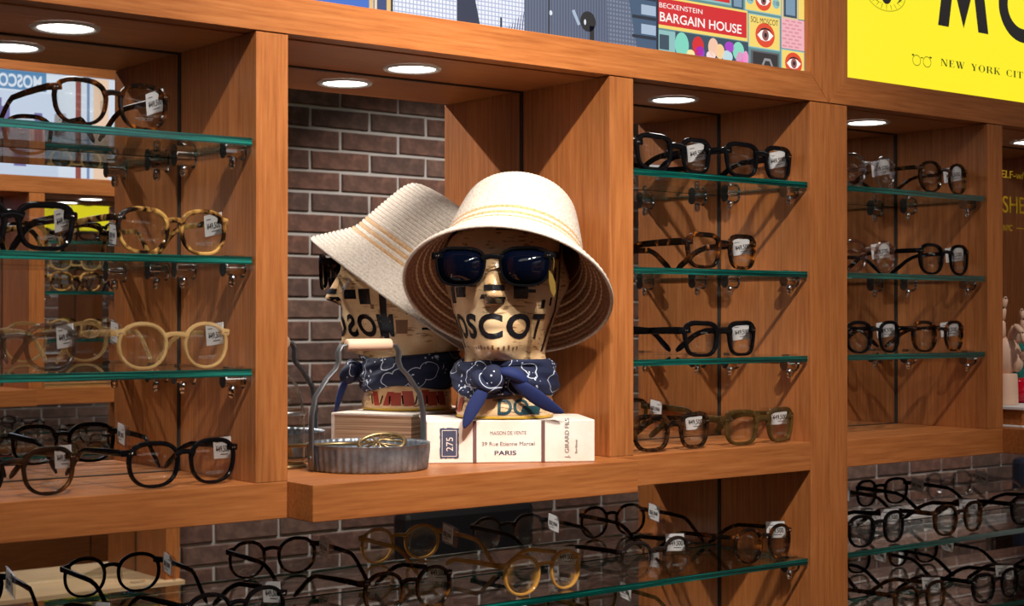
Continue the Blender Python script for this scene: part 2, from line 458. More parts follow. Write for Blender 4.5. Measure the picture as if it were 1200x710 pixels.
# glass shelves rest on the clamps
def glass_shelf(x0, x1, ztop, label, M=None, group=None):
    mb = MB(); y0, y1 = .003, YM - .004
    mb.box(x0 + .003, x1 - .003, y0, y1, 0, GT)
    me = mb.mesh('glass_shelf', [shelf_face, shelf_edge])
    for p in me.polygons:
        if abs(p.normal.z) < .5: p.material_index = 1
    o = link('glass_shelf', me); o.location = (0, 0, ztop - GT)
    if M is not None: o.matrix_world = M @ Matrix.Translation((0, 0, ztop - GT))
    return tag(o, label, 'shelf', group)
names = ('top', 'middle', 'lowest')
for i, gz in enumerate(G_UP):
    glass_shelf(P0[1], P1[0], gz, f'{names[i]} green-edged glass shelf in the bay left of the hat display', group='glass shelves')
    glass_shelf(P2[1], P3a[0], gz, f'{names[i]} green-edged glass shelf in the bay right of the hat display', group='glass shelves')
    glass_shelf(P3b[1], P4[0], gz, f'{names[i]} green-edged glass shelf in the bay under the yellow sign', group='glass shelves')
lw = ('upper', 'lower')
for i, gz in enumerate(G_LOW):
    glass_shelf(P0[1], P3a[0], gz, f'{lw[i]} long glass shelf below the hat display ledge', group='glass shelves')
    glass_shelf(P3b[1], P6[0], gz, f'{lw[i]} long glass shelf below the wooden hand', group='glass shelves')
MO = Matrix.Translation((XO, YO, 0)) @ Matrix.Rotation(math.pi, 4, 'Z')
for i, gz in enumerate(G_UP):
    glass_shelf(.0385, .357, gz, f'{names[i]} glass shelf in the cabinet across the aisle, end bay', MO, 'glass shelves')
for i, gz in enumerate(G_LOW):
    glass_shelf(.0385, 1.22, gz, f'{lw[i]} long glass shelf of the cabinet across the aisle', MO, 'glass shelves')

# ================================================================== LIGHT BOXES
def light_box(label, x0, x1, loc=(0, 0, 0), rz=0, z1=2.027, back=None):
    t = thing('light_box', label, 'sign', (loc[0], loc[1], Z_RAIL), rz)
    wd = .0395; z0 = 0; zt = z1 - Z_RAIL; yb = .024
    def member(pts, m):
        MB().prism(pts, -.0006, yb).build('frame_rail', m, t, bevel=.0006)
    e = .0002
    member([(x0 + e, z0), (x1 - e, z0), (x1 - wd, z0 + wd), (x0 + wd, z0 + wd)], wood_x)
    member([(x0 + wd, zt - wd), (x1 - wd, zt - wd), (x1, zt), (x0, zt)], wood_x)
    member([(x0, z0 + e), (x0 + wd, z0 + wd + e), (x0 + wd, zt - wd), (x0, zt - e)], wood_z)
    member([(x1, z0 + e), (x1, zt - e), (x1 - wd, zt - wd), (x1 - wd, z0 + wd + e)], wood_z)
    MB().box(x0 + .004, x1 - .004, yb, .12, z0 + .0165, zt - .004).build('box_body', wood_x, t)
    p = MB().box(x0 + wd, x1 - wd, .0098, yb - .001, z0 + wd, zt - wd).build('print_panel', back, t)
    return t, p
def flat(pts, y, m, par, name='print_shape'):
    """flat printed shape given by world (x,z) corners"""
    mb = MB(); mb.add([(x, y, z - Z_RAIL) for x, z in pts], [tuple(range(len(pts)))])
    me = mb.mesh(name, m)
    if me.polygons and me.polygons[0].normal.y > 0: me.flip_normals()
    return link(name, me, par)
def ell(cx, cz, rx, rz, n=28, a0=0, a1=360):
    return [(cx + rx * math.cos(R(a0 + (a1 - a0) * i / (n if a1 - a0 == 360 else n - 1))), cz + rz * math.sin(R(a0 + (a1 - a0) * i / (n if a1 - a0 == 360 else n - 1)))) for i in range(n)]
def rect(x0, z0, x1, z1): return [(x0, z0), (x1, z0), (x1, z1), (x0, z1)]
def ring(cx, cz, rx, rz, wx, wz, y, m, par, n=40):
    mb = MB(); vs = []; fs = []
    for i in range(n):
        a = 2 * math.pi * i / n
        vs += [(cx + rx * math.cos(a), y, cz - Z_RAIL + rz * math.sin(a)), (cx + (rx - wx) * math.cos(a), y, cz - Z_RAIL + (rz - wz) * math.sin(a))]
    for i in range(n): j = (i + 1) % n; fs.append((2 * i, 2 * j, 2 * j + 1, 2 * i + 1))
    mb.add(vs, fs); me = mb.mesh('print_shape', m)
    if me.polygons[0].normal.y > 0: me.flip_normals()
    return link('print_shape', me, par)
def ltxt(s, x, z, h, m, par, y, width=None, **kw):
    return wall_text(s, x, z - Z_RAIL, y, h, m, par, width=width, **kw)
YP = .0098; s1, s2, s3, s4 = YP - .0004, YP - .0008, YP - .0012, YP - .0016

E = lambda n, r, g, b, k=1.0: emit('print_' + n, srgb(r, g, b), k)
# --- first box: printed photograph and printed shop-front drawing
lb1, pp = light_box('light box with a blue photograph and a colourful shop-front drawing', P0[0], P3a[1], back=E('deep_blue', 40, 105, 200))
def photo_cloth(name, c1, c2, sx, sz, thr=.62, vert=True):
    """printed woven cloth: grid of fine lines"""
    m = bpy.data.materials.new(name); nt, N, L, b = nodes_of(m)
    tc = N.new('ShaderNodeTexCoord'); outs = []
    for d, s in (('X', sx), ('Z', sz)):
        if s == 0: continue
        wv = N.new('ShaderNodeTexWave'); wv.bands_direction = d; wv.inputs['Scale'].default_value = s; L.new(tc.outputs['Object'], wv.inputs['Vector'])
        g = N.new('ShaderNodeMath'); g.operation = 'GREATER_THAN'; g.inputs[1].default_value = thr; L.new(wv.outputs['Fac'], g.inputs[0]); outs.append(g)
    f = outs[0]
    if len(outs) > 1:
        f = N.new('ShaderNodeMath'); f.operation = 'MAXIMUM'; L.new(outs[0].outputs[0], f.inputs[0]); L.new(outs[1].outputs[0], f.inputs[1])
    mx = N.new('ShaderNodeMixRGB'); mx.inputs[1].default_value = (*c1, 1); mx.inputs[2].default_value = (*c2, 1); L.new(f.outputs[0], mx.inputs[0])
    b.inputs['Base Color'].default_value = (.02, .02, .02, 1); L.new(mx.outputs[0], b.inputs['Emission Color']); b.inputs['Emission Strength'].default_value = 1.0
    return m
check = photo_cloth('printed_check_shirt', srgb(238, 241, 250), srgb(172, 182, 214), 62, 62, .86)
stripe = photo_cloth('printed_striped_jacket', srgb(92, 104, 130), srgb(70, 80, 106), 70, 0, .55)
sleeve = photo_cloth('printed_grey_sleeve', srgb(120, 132, 156), srgb(88, 98, 122), 60, 60, .6)
ZT = 1.986
flat(rect(.4818, 1.7378, .800, ZT), s1, E('mid_blue', 70, 140, 225), pp)
flat(rect(.957, 1.7378, .9625, ZT), s2, E('gold', 232, 190, 120), pp); flat(rect(.9640, 1.7378, .9672, ZT), s2, E('gold_pale', 245, 215, 150), pp)
flat(rect(.9675, 1.7378, .980, ZT), s2, E('navy', 30, 62, 120), pp); flat(rect(.980, 1.7378, .9855, ZT), s2, E('gold', 232, 190, 120), pp)
flat(rect(.9855, 1.7378, .9885, ZT), s2, E('ink', 16, 18, 28), pp)
flat([(.9885, 1.7378), (1.077, 1.7378), (1.077, ZT), (.9885, ZT)], s2, check, pp)
flat([(1.077, 1.7378), (1.1105, 1.7378), (1.0953, 1.80), (1.09, ZT), (1.077, ZT)], s2, E('dark_tie', 14, 36, 70), pp)
flat([(1.1105, 1.7378), (1.176, 1.7378), (1.176, ZT), (1.09, ZT), (1.0953, 1.80)], s2, check, pp)
flat([(1.176, 1.7378), (1.310, 1.7378), (1.3016, ZT), (1.176, ZT)], s2, stripe, pp)
flat([(1.310, 1.7378), (1.358, 1.7378), (1.344, 1.80), (1.325, ZT), (1.3016, ZT)], s2, sleeve, pp)
flat([(1.358, 1.7378), (1.3915, 1.7378), (1.3915, ZT), (1.325, ZT), (1.344, 1.80)], s2, E('shelf_blue', 62, 88, 116), pp)
for k in range(9):
    z = 1.757 + k * .0246
    flat(rect(1.3655, z, 1.3908, z + .0125), s3, E('pale_carton', 168, 186, 208), pp)
    flat(rect(1.350, z - .006, 1.3912, z - .002), s3, E('shelf_line', 22, 34, 52), pp)
for k in range(4): flat(ell(1.2168, 1.7654 + .05 * k, .0026, .003, 14), s3, E('button', 225, 232, 240), pp)
flat([(1.2150, 1.7378), (1.2128, 1.7378), (1.2148, ZT), (1.2162, ZT)], s3, E('ink', 16, 18, 28), pp)
flat(ell(1.2764, 1.7618, .0125, .0125), s3, E('ink', 16, 18, 28), pp); flat(rect(1.279, 1.7378, 1.2865, 1.757), s3, E('ink', 16, 18, 28), pp)
flat(ell(1.2712, 1.7605, .0018, .0035, 12), s4, E('button', 225, 232, 240), pp)
flat([(1.250, 1.772), (1.2545, 1.774), (1.264, 1.757), (1.260, 1.755)], s3, E('pale_carton', 168, 186, 208), pp)
for k in range(7):
    x = 1.148 + .004 * k
    flat([(x, 1.739), (x + .0016, 1.739), (x + .004, 1.739 + .006 + .003 * k), (x + .0026, 1.741 + .003 * k)], s3, E('shirt_fold', 60, 72, 110), pp)
flat(rect(1.1395, 1.7378, 1.1425, 1.751), s3, E('dark_tie', 14, 36, 70), pp)
flat(rect(1.3915, 1.7378, 1.3955, ZT), s3, E('ink', 16, 18, 28), pp)
# drawing of shop signs
TE = E('teal_wall', 96, 140, 142); flat(rect(1.3955, 1.7378, 1.6735, ZT), s1, TE, pp)
flat(rect(1.3955, 1.7378, 1.4255, 1.7655), s2, E('pale_teal', 142, 190, 190), pp); flat(rect(1.397, 1.741, 1.414, 1.760), s3, E('slate', 52, 74, 92), pp)
flat(rect(1.4255, 1.7378, 1.5615, 1.7668), s2, E('slate', 52, 74, 92), pp)
YE = E('cream_yellow', 246, 214, 110); RD = E('sign_red', 212, 32, 40); WH = E('print_white', 250, 246, 240); BK = E('ink', 16, 18, 28); TQ = E('pale_teal', 142, 190, 190)
flat(rect(1.3955, 1.7680, 1.5600, 1.8090), s2, YE, pp); flat(rect(1.3955, 1.7722, 1.5578, 1.8062), s3, RD, pp)
ltxt('BECKENSTEIN', 1.3965, 1.7942, .0062, WH, pp, s4, width=.0775)
ltxt('BARGAIN HOUSE', 1.3975, 1.7768, .0118, WH, pp, s4, width=.150, bold=.012)
flat(rect(1.3955, 1.8125, 1.5280, 1.8350), s2, TQ, pp); flat(rect(1.3955, 1.8150, 1.5255, 1.8330), s3, RD, pp)
flat(rect(1.5300, 1.8100, 1.5515, 1.8350), s2, E('slate', 52, 74, 92), pp); flat(rect(1.5330, 1.8120, 1.5485, 1.8350), s3, E('pane_blue', 122, 150, 172), pp)
def eye_sign(x0, z0, x1, z1, cx, cz, r, border=TQ):
    flat(rect(x0, z0, x1, z1), s2, border, pp); flat(rect(x0 + .0014, z0 + .0014, x1 - .0014, z1 - .0014), s3, YE, pp)
    flat(ell(cx, cz, r * 1.15, r), s4, E('eye_orange', 226, 72, 40), pp)
    y = s4 - .0003
    flat([(cx - r * .95, cz - r * .05), (cx - r * .5, cz - r * .42), (cx, cz - r * .5), (cx + r * .5, cz - r * .38), (cx + r * .98, cz + r * .05), (cx + r * .45, cz + r * .38), (cx, cz + r * .46), (cx - r * .5, cz + r * .34)], y, WH, pp)
    flat(ell(cx, cz, r * .40, r * .46, 20), y - .0003, E('iris', 150, 88, 84), pp); flat(ell(cx, cz, r * .17, r * .2, 14), y - .0006, BK, pp)
    flat([(cx - r * .98, cz + r * .0), (cx - r * .5, cz + r * .36), (cx, cz + r * .48), (cx + r * .5, cz + r * .4), (cx + r * 1.0, cz + r * .08), (cx + r * .5, cz + r * .52), (cx, cz + r * .62), (cx - r * .5, cz + r * .5)], y - .0003, BK, pp)
eye_sign(1.5612, 1.7610, 1.6240, 1.8068, 1.5935, 1.7800, .0165)
ltxt('SOL MOSCOT', 1.5655, 1.7952, .0075, BK, pp, s4, width=.054)
eye_sign(1.6262, 1.7378, 1.6735, 1.7658, 1.6506, 1.7475, .0150)
eye_sign(1.5545, 1.8095, 1.6265, 1.8500, 1.5899, 1.8262, .0135)
flat(ell(1.5640, 1.8255, .0075, .0070, 16), s4, TQ, pp); flat(ell(1.6155, 1.8255, .0075, .0070, 16), s4, TQ, pp)
ltxt('118', 1.5590, 1.8230, .0055, BK, pp, s4 - .0003, width=.0095); ltxt('118', 1.6108, 1.8230, .0055, BK, pp, s4 - .0003, width=.0095)
flat(rect(1.6270, 1.7668, 1.6735, 1.8085), s2, E('pink_brick', 240, 178, 186), pp)
for r_ in range(8):
    for c_ in range(4):
        x = 1.628 + c_ * .0125 + (.006 if r_ % 2 else 0)
        if x + .009 < 1.6735: flat(rect(x, 1.769 + r_ * .005, x + .0088, 1.7712 + r_ * .005), s3, E('pink_brick_dark', 222, 142, 156), pp)
flat(rect(1.6270, 1.8060, 1.6610, 1.8600), s2, E('sand', 214, 196, 150), pp); flat(rect(1.6310, 1.8100, 1.6580, 1.8600), s3, E('slate', 52, 74, 92), pp); flat(rect(1.6350, 1.8130, 1.6540, 1.8600), s4, E('pane_blue', 122, 150, 172), pp)
flat(rect(1.6615, 1.8100, 1.6735, 1.8600), s2, YE, pp)
flat(rect(1.5660, 1.7378, 1.6225, 1.7580), s2, E('grey_panel', 92, 92, 98), pp); flat(rect(1.5700, 1.7378, 1.6190, 1.7558), s3, E('dark_panel', 44, 42, 46), pp)
flat([(1.586, 1.7378), (1.590, 1.7378), (1.594, 1.7455), (1.602, 1.7455), (1.606, 1.7378), (1.610, 1.7378), (1.604, 1.7490), (1.592, 1.7490)], s4, E('grey_panel_pale', 150, 146, 146), pp)
for cx, cz, rx, rz, c_ in [(1.437, 1.7500, .0125, .0165, (128, 214, 190)), (1.4665, 1.7520, .0105, .0125, (216, 36, 40)), (1.470, 1.7440, .0085, .0085, (150, 60, 190)), (1.4945, 1.7530, .0095, .0125, (244, 196, 168)), (1.507, 1.7490, .0085, .0100, (246, 206, 150)), (1.5250, 1.7570, .0090, .0070, (170, 60, 196)), (1.5420, 1.7530, .0110, .0125, (134, 216, 190)), (1.453, 1.7400, .0075, .0060, (250, 230, 160)), (1.490, 1.7420, .0085, .0060, (246, 222, 222)), (1.521, 1.7440, .0100, .0080, (190, 220, 226)), (1.547, 1.7430, .0100, .0105, (236, 120, 190)), (1.556, 1.7450, .0055, .0100, (240, 150, 200))]:
    pts = [(x, max(z, 1.7378)) for x, z in ell(cx, cz, rx, rz, 22)]
    flat(pts, s3, E('hat_%d_%d_%d' % c_, *c_), pp)

# --- second box: yellow sign with black lettering
YELLOW = E('sign_yellow', 255, 238, 38, 1.0)
lb2, py_ = light_box('yellow light box sign with big black letters, an eye and New York City', P3b[0], P6[1], back=YELLOW)
BKL = E('letter_black', 24, 22, 24)
zb, zt = 1.8378, 1.945
def stroke(pts): flat(pts, s1, BKL, py_, 'letter_stroke')
def letter_M(x):
    W = .1268; a = .0262; hx = .0200
    stroke([(x, zb), (x + a, zb), (x + a + hx, zt), (x + hx, zt)]); stroke([(x + W - a, zb), (x + W, zb), (x + W - hx, zt), (x + W - a - hx, zt)])
    stroke([(x + W / 2 - .0420, zt), (x + W / 2, zb + .002), (x + W / 2 + .0420, zt)])
letter_M(1.9746)
ring(2.195, (zb + zt) / 2, .0665, (zt - zb) / 2 + .0035, .024, .022, s1, BKL, py_)
ltxt('S', 2.272, zb, zt - zb, BKL, py_, s1, width=.085, bold=.05)
ltxt('C', 2.378, zb, zt - zb, BKL, py_, s1, width=.105, bold=.05)
ring(2.560, (zb + zt) / 2, .0665, (zt - zb) / 2 + .0035, .024, .022, s1, BKL, py_)
ltxt('T', 2.640, zb, zt - zb, BKL, py_, s1, width=.09, bold=.05)
# eye mark
GRN = E('sign_green', 96, 108, 10); cx, cz = 1.852, 1.868
ring(cx, cz, .045, .0245, .0022, .0016, s1, E('sign_olive', 190, 180, 20), py_)
flat(ell(cx, cz + .004, .040, .0185), s1 - .0002, GRN, py_)
flat([(cx - .038, cz + .002), (cx - .018, cz - .012), (cx + .004, cz - .0165), (cx + .022, cz - .013), (cx + .037, cz + .004), (cx + .02, cz + .012), (cx, cz + .016), (cx - .02, cz + .012)], s2, YELLOW, py_)
flat(ell(cx, cz - .001, .012, .013), s3, BKL, py_)
for k in range(9):
    a = -160 + k * 17.5
    x_, z_ = cx + .030 * math.cos(R(a)), cz + .015 * math.sin(R(a)); x2, z2 = cx + .041 * math.cos(R(a)), cz + .0225 * math.sin(R(a))
    flat([(x_ - .0006, z_), (x_ + .0008, z_), (x2 + .0003, z2), (x2 - .0003, z2)], s3, BKL, py_)
# spectacles mark
IC = E('sign_dark_green', 40, 60, 10)
for sx in (-1, 1):
    ring(1.9354 + sx * .0125, 1.7795, .0098, .0082, .0010, .0010, s1, IC, py_, 24)
    flat([(1.9354 + sx * .0245, 1.7872), (1.9354 + sx * .0215, 1.7850), (1.9354 + sx * .0175, 1.7872), (1.9354 + sx * .0205, 1.7886)], s1, IC, py_)
flat(rect(1.9325, 1.7838, 1.9383, 1.7853), s1, IC, py_)
# serif lettering NEW YORK CITY built from thick and thin strokes
def serif_text(s, x, z, h, width):
    T, t = .17, .045
    def bar(x0, y0, x1, y1, w): return [(x0 - w / 2, y0), (x0 + w / 2, y0), (x1 + w / 2, y1), (x1 - w / 2, y1)]
    def hb(x0, x1, y): return [(x0, y), (x1, y), (x1, y + t), (x0, y + t)]
    def arc(cx, cy, rx, ry, a0, a1, wmax, n=14):
        out = []; inn = []
        for i in range(n):
            a = R(a0 + (a1 - a0) * i / (n - 1)); k = t + (wmax - t) * abs(math.cos(a))
            out.append((cx + rx * math.cos(a), cy + ry * math.sin(a))); inn.append((cx + (rx - k) * math.cos(a), cy + (ry - t) * math.sin(a)))
        return [[out[i], out[i + 1], inn[i + 1], inn[i]] for i in range(n - 1)]
    G = {
     'N': (.80, [bar(.12, 0, .12, 1, t), hb(.0, .26, 0), hb(0, .2, 1 - t), bar(.16, 1, .64, 0, T), bar(.68, 0, .68, 1, t), hb(.56, .80, 1 - t)]),
     'E': (.62, [bar(.16, 0, .16, 1, T), hb(0, .58, 0), hb(0, .56, 1 - t), hb(.2, .42, .5), bar(.56, 0, .58, .25, t), bar(.55, .76, .55, 1, t), bar(.42, .38, .42, .62, t)]),
     'W': (1.05, [bar(.16, 1, .36, 0, T), bar(.38, 0, .55, 1, t), bar(.50, 1, .70, 0, T), bar(.72, 0, .92, 1, t), hb(0, .30, 1 - t), hb(.38, .64, 1 - t), hb(.8, 1.05, 1 - t)]),
     'Y': (.72, [bar(.14, 1, .36, .46, T), bar(.60, 1, .40, .46, t), bar(.37, 0, .37, .5, T), hb(.2, .54, 0), hb(0, .28, 1 - t), hb(.48, .72, 1 - t)]),
     'O': (.80, arc(.40, .5, .38, .51, 0, 360, .17, 25)),
     'R': (.76, [bar(.16, 0, .16, 1, T), hb(0, .32, 0), hb(0, .4, 1 - t), hb(.2, .42, .47), bar(.66, 0, .44, .48, T), hb(.6, .76, 0)] + arc(.40, .745, .26, .255, -90, 90, .16, 10)),
     'K': (.76, [bar(.16, 0, .16, 1, T), hb(0, .32, 0), hb(0, .32, 1 - t), bar(.24, .42, .62, 1, t), bar(.62, 0, .36, .56, T), hb(.5, .72, 1 - t), hb(.5, .76, 0)]),
     'C': (.74, arc(.40, .5, .38, .51, 50, 310, .17, 18) + [bar(.64, .72, .64, .98, t), bar(.66, .06, .66, .3, t)]),
     'I': (.36, [bar(.17, 0, .17, 1, T), hb(0, .34, 0), hb(0, .34, 1 - t)]),
     'T': (.68, [bar(.33, 0, .33, 1, T), hb(.17, .49, 0), hb(0, .66, 1 - t), bar(.02, .72, .02, 1, t), bar(.64, .72, .64, 1, t)]),
     ' ': (.45, [])}
    tot = sum(G[c][0] + .13 for c in s) - .13; k = width / tot; px = 0
    for c in s:
        w_, polys = G[c]
        if polys:
            mb = MB()
            for i, p in enumerate(polys): mb.add([(x + (px + a) * k, s1 - .00008 * (i % 5), z - Z_RAIL + b * h) for a, b in p], [tuple(range(len(p)))])
            me = mb.mesh('letter', IC); me.flip_normals(); link('letter', me, py_)
        px += w_ + .13
serif_text('NEW YORK CITY', 1.9806, 1.7775, .0105, .2310)

# --- light box across the aisle (seen reversed in the mirrors)
lb3, p3 = light_box('light box across the aisle with a pale street photograph', .0, 1.2585, loc=(XO, YO), rz=math.pi, back=E('pale_sky', 226, 236, 248))
def of(pts, y, m): return flat(pts, y, m, p3)
of(rect(.350, 1.9420, .620, 1.9870), s1, E('sign_blue', 86, 140, 186)); ltxt('MOSCOT', .362, 1.949, .030, E('pale_sky', 226, 236, 248), p3, s2, width=.125, bold=.03)
of(rect(.320, 1.7378, .620, 1.9380), s1, E('shop_pale', 206, 220, 240))
for x, z, a, b in ((.50, 1.760, .030, .05), (.44, 1.84, .05, .06), (.40, 1.76, .03, .04), (.46, 1.90, .05, .02), (.36, 1.80, .02, .09)): of(rect(x, z, x + a, z + b), s2, E('shop_violet', 110, 100, 160))
of(rect(.262, 1.7378, .276, 1.986), s1, E('post_red', 150, 72, 66)); of(rect(.240, 1.7378, .247, 1.986), s1, E('post_blue', 120, 146, 190)); of(rect(.190, 1.7378, .230, 1.986), s1, E('peach', 250, 214, 184))
of(ell(.15, 1.84, .03, .08), s1, E('tree_grey', 150, 180, 186))
of(ell(.09, 1.80, .045, .05), s1, E('tree_grey', 150, 180, 186)); of(rect(.04, 1.7378, .14, 1.77), s2, E('street_pale', 220, 214, 206))
of(rect(.60, 1.75, .90, 1.95), s1, E('shop_pale', 206, 220, 240)); of(rect(.95, 1.75, 1.18, 1.97), s1, E('mid_blue', 70, 140, 225))

# yellow lettering on the mirror of the bay with the wooden hand
m_yl = mat('yellow_vinyl', (.85, .55, .02), .5)
for s, x, z, h, wd in (('SELF-w/', 2.362, 1.6420, .0130, .079), ('SHE', 2.3775, 1.5815, .0290, .065), ('NYC', 2.3795, 1.5500, .0105, .026)):
    t = wall_text(s, x, z, YM - .0008, h, m_yl, cab2, width=wd)
    t.name = 'vinyl_lettering'
o = link('vinyl_line', MB().box(2.420, 2.50, YM - .001, YM - .0006, 1.5545, 1.5557).mesh('vinyl_line', m_yl), cab2)
# ================================================================== EYEGLASSES
def superpt(a, n, rx, rz):
    c, s = math.cos(a), math.sin(a)
    return math.copysign(abs(c) ** (2 / n), c) * rx, math.copysign(abs(s) ** (2 / n), s) * rz
m_rivet = mat('silver_rivet', (.8, .78, .72), .2, 1.0)
m_grey_print = mat('grey_lens_print', (.16, .15, .15), .6)
m_pad = glass_mix('clear_nose_pad', (.9, .9, .9), 1.5)
SHAPES = {  # half lens width, half lens height, exponent, taper, rim, temple half height, lift
 'square': dict(a=.0252, b=.0184, n=3.5, k=.11, t=.0050, th=.0048, lift=.0012, br=.0042),
 'round':  dict(a=.0232, b=.0204, n=2.25, k=.05, t=.0034, th=.0033, lift=.0, br=.0024),
 'panto':  dict(a=.0240, b=.0196, n=2.55, k=.09, t=.0038, th=.0036, lift=.0008, br=.0028),
 'sun':    dict(a=.0268, b=.0202, n=2.9, k=.10, t=.0030, th=.0046, lift=.0010, br=.0030),
}
_models = {}
def glasses_meshes(shape, W, colour, dark=False):
    key = (shape, round(W, 4), colour, dark)
    if key in _models: return _models[key]
    S = dict(SHAPES[shape]); a, b, n, k, t = S['a'], S['b'], S['n'], S['k'], S['t']
    cxl = W / 2 - a - t - .0045; zc = b + t
    if cxl - a - t < .004: a = cxl - t - .005
    cur = lambda x: 1.15 * x * x
    NP = 36
    def outline(side):
        pts = []
        for i in range(NP):
            an = 2 * math.pi * i / NP
            x, z = superpt(an, n, a, b)
            x *= 1 + k * z / b
            if x * side > 0 and z > 0: z += S['lift'] * (x * side / a) * (z / b)
            pts.append((side * cxl + x, zc + z))
        return pts
    fr = MB(); lens = []
    for side in (-1, 1):
        o = outline(side); vs = []; fs = []
        for i in range(NP):
            x, z = o[i]; xn, zn = o[(i + 1) % NP]; xp, zp = o[i - 1]
            tx, tz = xn - xp, zn - zp; l = math.hypot(tx, tz); nx, nz = tz / l, -tx / l
            ti = t * (1 + .30 * max(0, (z - zc) / b)) * (1 if z > zc else 1 - .12 * (zc - z) / b)
            for off, yy in ((0, -.0016), (.3 * ti, -.0025), (.85 * ti, -.0022), (ti, -.0008), (ti, .0012), (.8 * ti, .0020), (0, .0018)):
                X = x + nx * off; vs.append((X, cur(X) + yy, z + nz * off))
        for i in range(NP):
            for j in range(7):
                p, q = i * 7 + j, i * 7 + (j + 1) % 7; r_, s_ = ((i + 1) % NP) * 7 + (j + 1) % 7, ((i + 1) % NP) * 7 + j
                fs.append((p, q, r_, s_))
        fr.add(vs, fs)
        # end piece that carries the hinge
        zh = zc + b * .66; hw = max(.0036, S['th'] * .95)
        fr.tube([(side * (cxl + a * .80), cur(cxl + a * .8), zh + .0012), (side * (W / 2 - .004), cur(W / 2) - .0004, zh), (side * (W / 2 - .0012), cur(W / 2) + .003, zh), (side * (W / 2 - .0010), cur(W / 2) + .0075, zh)],
                [(.0022, hw), (.0024, hw), (.0024, hw * .98), (.0018, hw * .92)], 10, sq=4)
        # lens: thin curved shell
        lm = MB(); vs = []
        for q, yy in ((1, -.0005), (0, .0009)):
            vs.append((side * cxl, cur(side * cxl) + yy - .0012 * q, zc))
            for x, z in o: vs.append((x * 1.0 + (x - side * cxl) * .02, cur(x) + yy, z + (z - zc) * .02))
        fs = []; H = NP + 1
        for i in range(NP):
            j = (i + 1) % NP
            fs += [(0, 1 + i, 1 + j), (H, H + 1 + j, H + 1 + i), (1 + i, H + 1 + i, H + 1 + j, 1 + j)]
        lm.add(vs, fs); lens.append(recalc(lm.mesh('lens', lens_dark if dark else lens_clear, True)))
    zb_ = zc + b * .48; g = cxl - a
    path = []
    for i in range(9):
        u = -1 + i / 4; x = u * (g + .0012); path.append((x, cur(x) - .0006, zb_ + .0028 * (1 - u * u)))
    fr.tube(path, [(.0021, S['br'] * (1.25 - .25 * (1 - ((i - 4) / 4) ** 2))) for i in range(9)], 10, sq=3)
    front = crisp(recalc(fr.mesh('front_frame', A[colour], True)))
    tm = []
    zh = zc + b * .66
    for side in (-1, 1):
        mb = MB(); xh = side * (W / 2 - .0015)
        P_ = [(xh, .0085, zh), (xh, .030, zh), (xh - side * .0006, .062, zh - .0006), (xh - side * .0020, .094, zh - .0018), (xh - side * .0035, .105, zh - .0050)]
        drop = zh - .0052
        P_ += [(xh - side * .0045, .115, zh - .32 * drop), (xh - side * .0052, .127, zh - .60 * drop), (xh - side * .0058, .139, zh - .86 * drop), (xh - side * .0060, .1455, zh - drop)]
        th = S['th']
        mb.tube(P_, [(.0020, th), (.0019, th), (.0018, th * .92), (.0017, th * .84), (.0017, th * .82), (.0018, th * .86), (.0018, th * .95), (.0018, th * .95), (.0012, th * .55)], 10, sq=3)
        tm.append(crisp(recalc(mb.mesh('temple', A[colour], True))))
    rv = MB()
    for side in (-1, 1):
        for d in (0, .0026):
            x = side * (W / 2 - .0058 - d); rv.ball((x, cur(x) - .0024, zh), (.0008, .0006, .0008), 8, 4)
    pads = []
    for side in (-1, 1):
        pm = MB(); pm.ball((side * (g + .0002), .0036, zc - b * .05), (.0016, .0034, .0058), 8, 6); pads.append(pm.mesh('nose_pad', m_pad, True))
    lp = None
    if not dark:
        me = text_mesh('MOSCOT', .0046, align='CENTER').copy(); me.materials.clear(); me.materials.append(m_grey_print)
        me.transform(Matrix(((1, 0, 0, cxl), (0, 0, -1, cur(cxl) - .0022), (0, 1, 0, zc - b * .66), (0, 0, 0, 1)))); lp = me
    # price tag clipped inside the right temple
    Lt, Ht = .030, .0225; xt = W / 2 - .0052; y0 = .0125; zt_ = zh - .002
    tg = MB(); tg.box(-.0003, .0003, -Lt / 2, Lt / 2, -Ht / 2, Ht / 2); label_me = tg.mesh('price_tag', m_white)
    sl = MB(); sl.box(-.0012, .0012, -Lt / 2 - .002, Lt / 2 + .015, -Ht / 2 - .002, Ht / 2 + .002); sleeve_me = sl.mesh('plastic_sleeve', plastic_clear)
    pr_ = MB()
    for zz, ya, yb in ((.0062, .003, .011), (-.0070, -.009, .003)):
        pr_.box(-.00052, -.00032, ya, yb, zz - .0004, zz + .0004)
    lines_me = pr_.mesh('tag_line', m_ink)
    me = text_mesh('¥49,500', .0088, sx=.80, bold=.022, align='CENTER').copy(); me.materials.clear(); me.materials.append(m_ink)
    me.transform(Matrix(((0, 0, -1, -.0005), (-1, 0, 0, -.001), (0, 1, 0, -.0042), (0, 0, 0, 1))))
    MT = Matrix.Translation((xt, y0 + Lt / 2, zt_)) @ Matrix.Rotation(R(6), 4, 'Z') @ Matrix.Rotation(R(-6), 4, 'X')
    res = dict(front=front, lens=lens, temple=tm, rivet=rv.mesh('rivet', m_rivet, True), pad=pads, lp=lp, tag=(label_me, sleeve_me, lines_me, me, MT), zh=zh)
    _models[key] = res
    return res

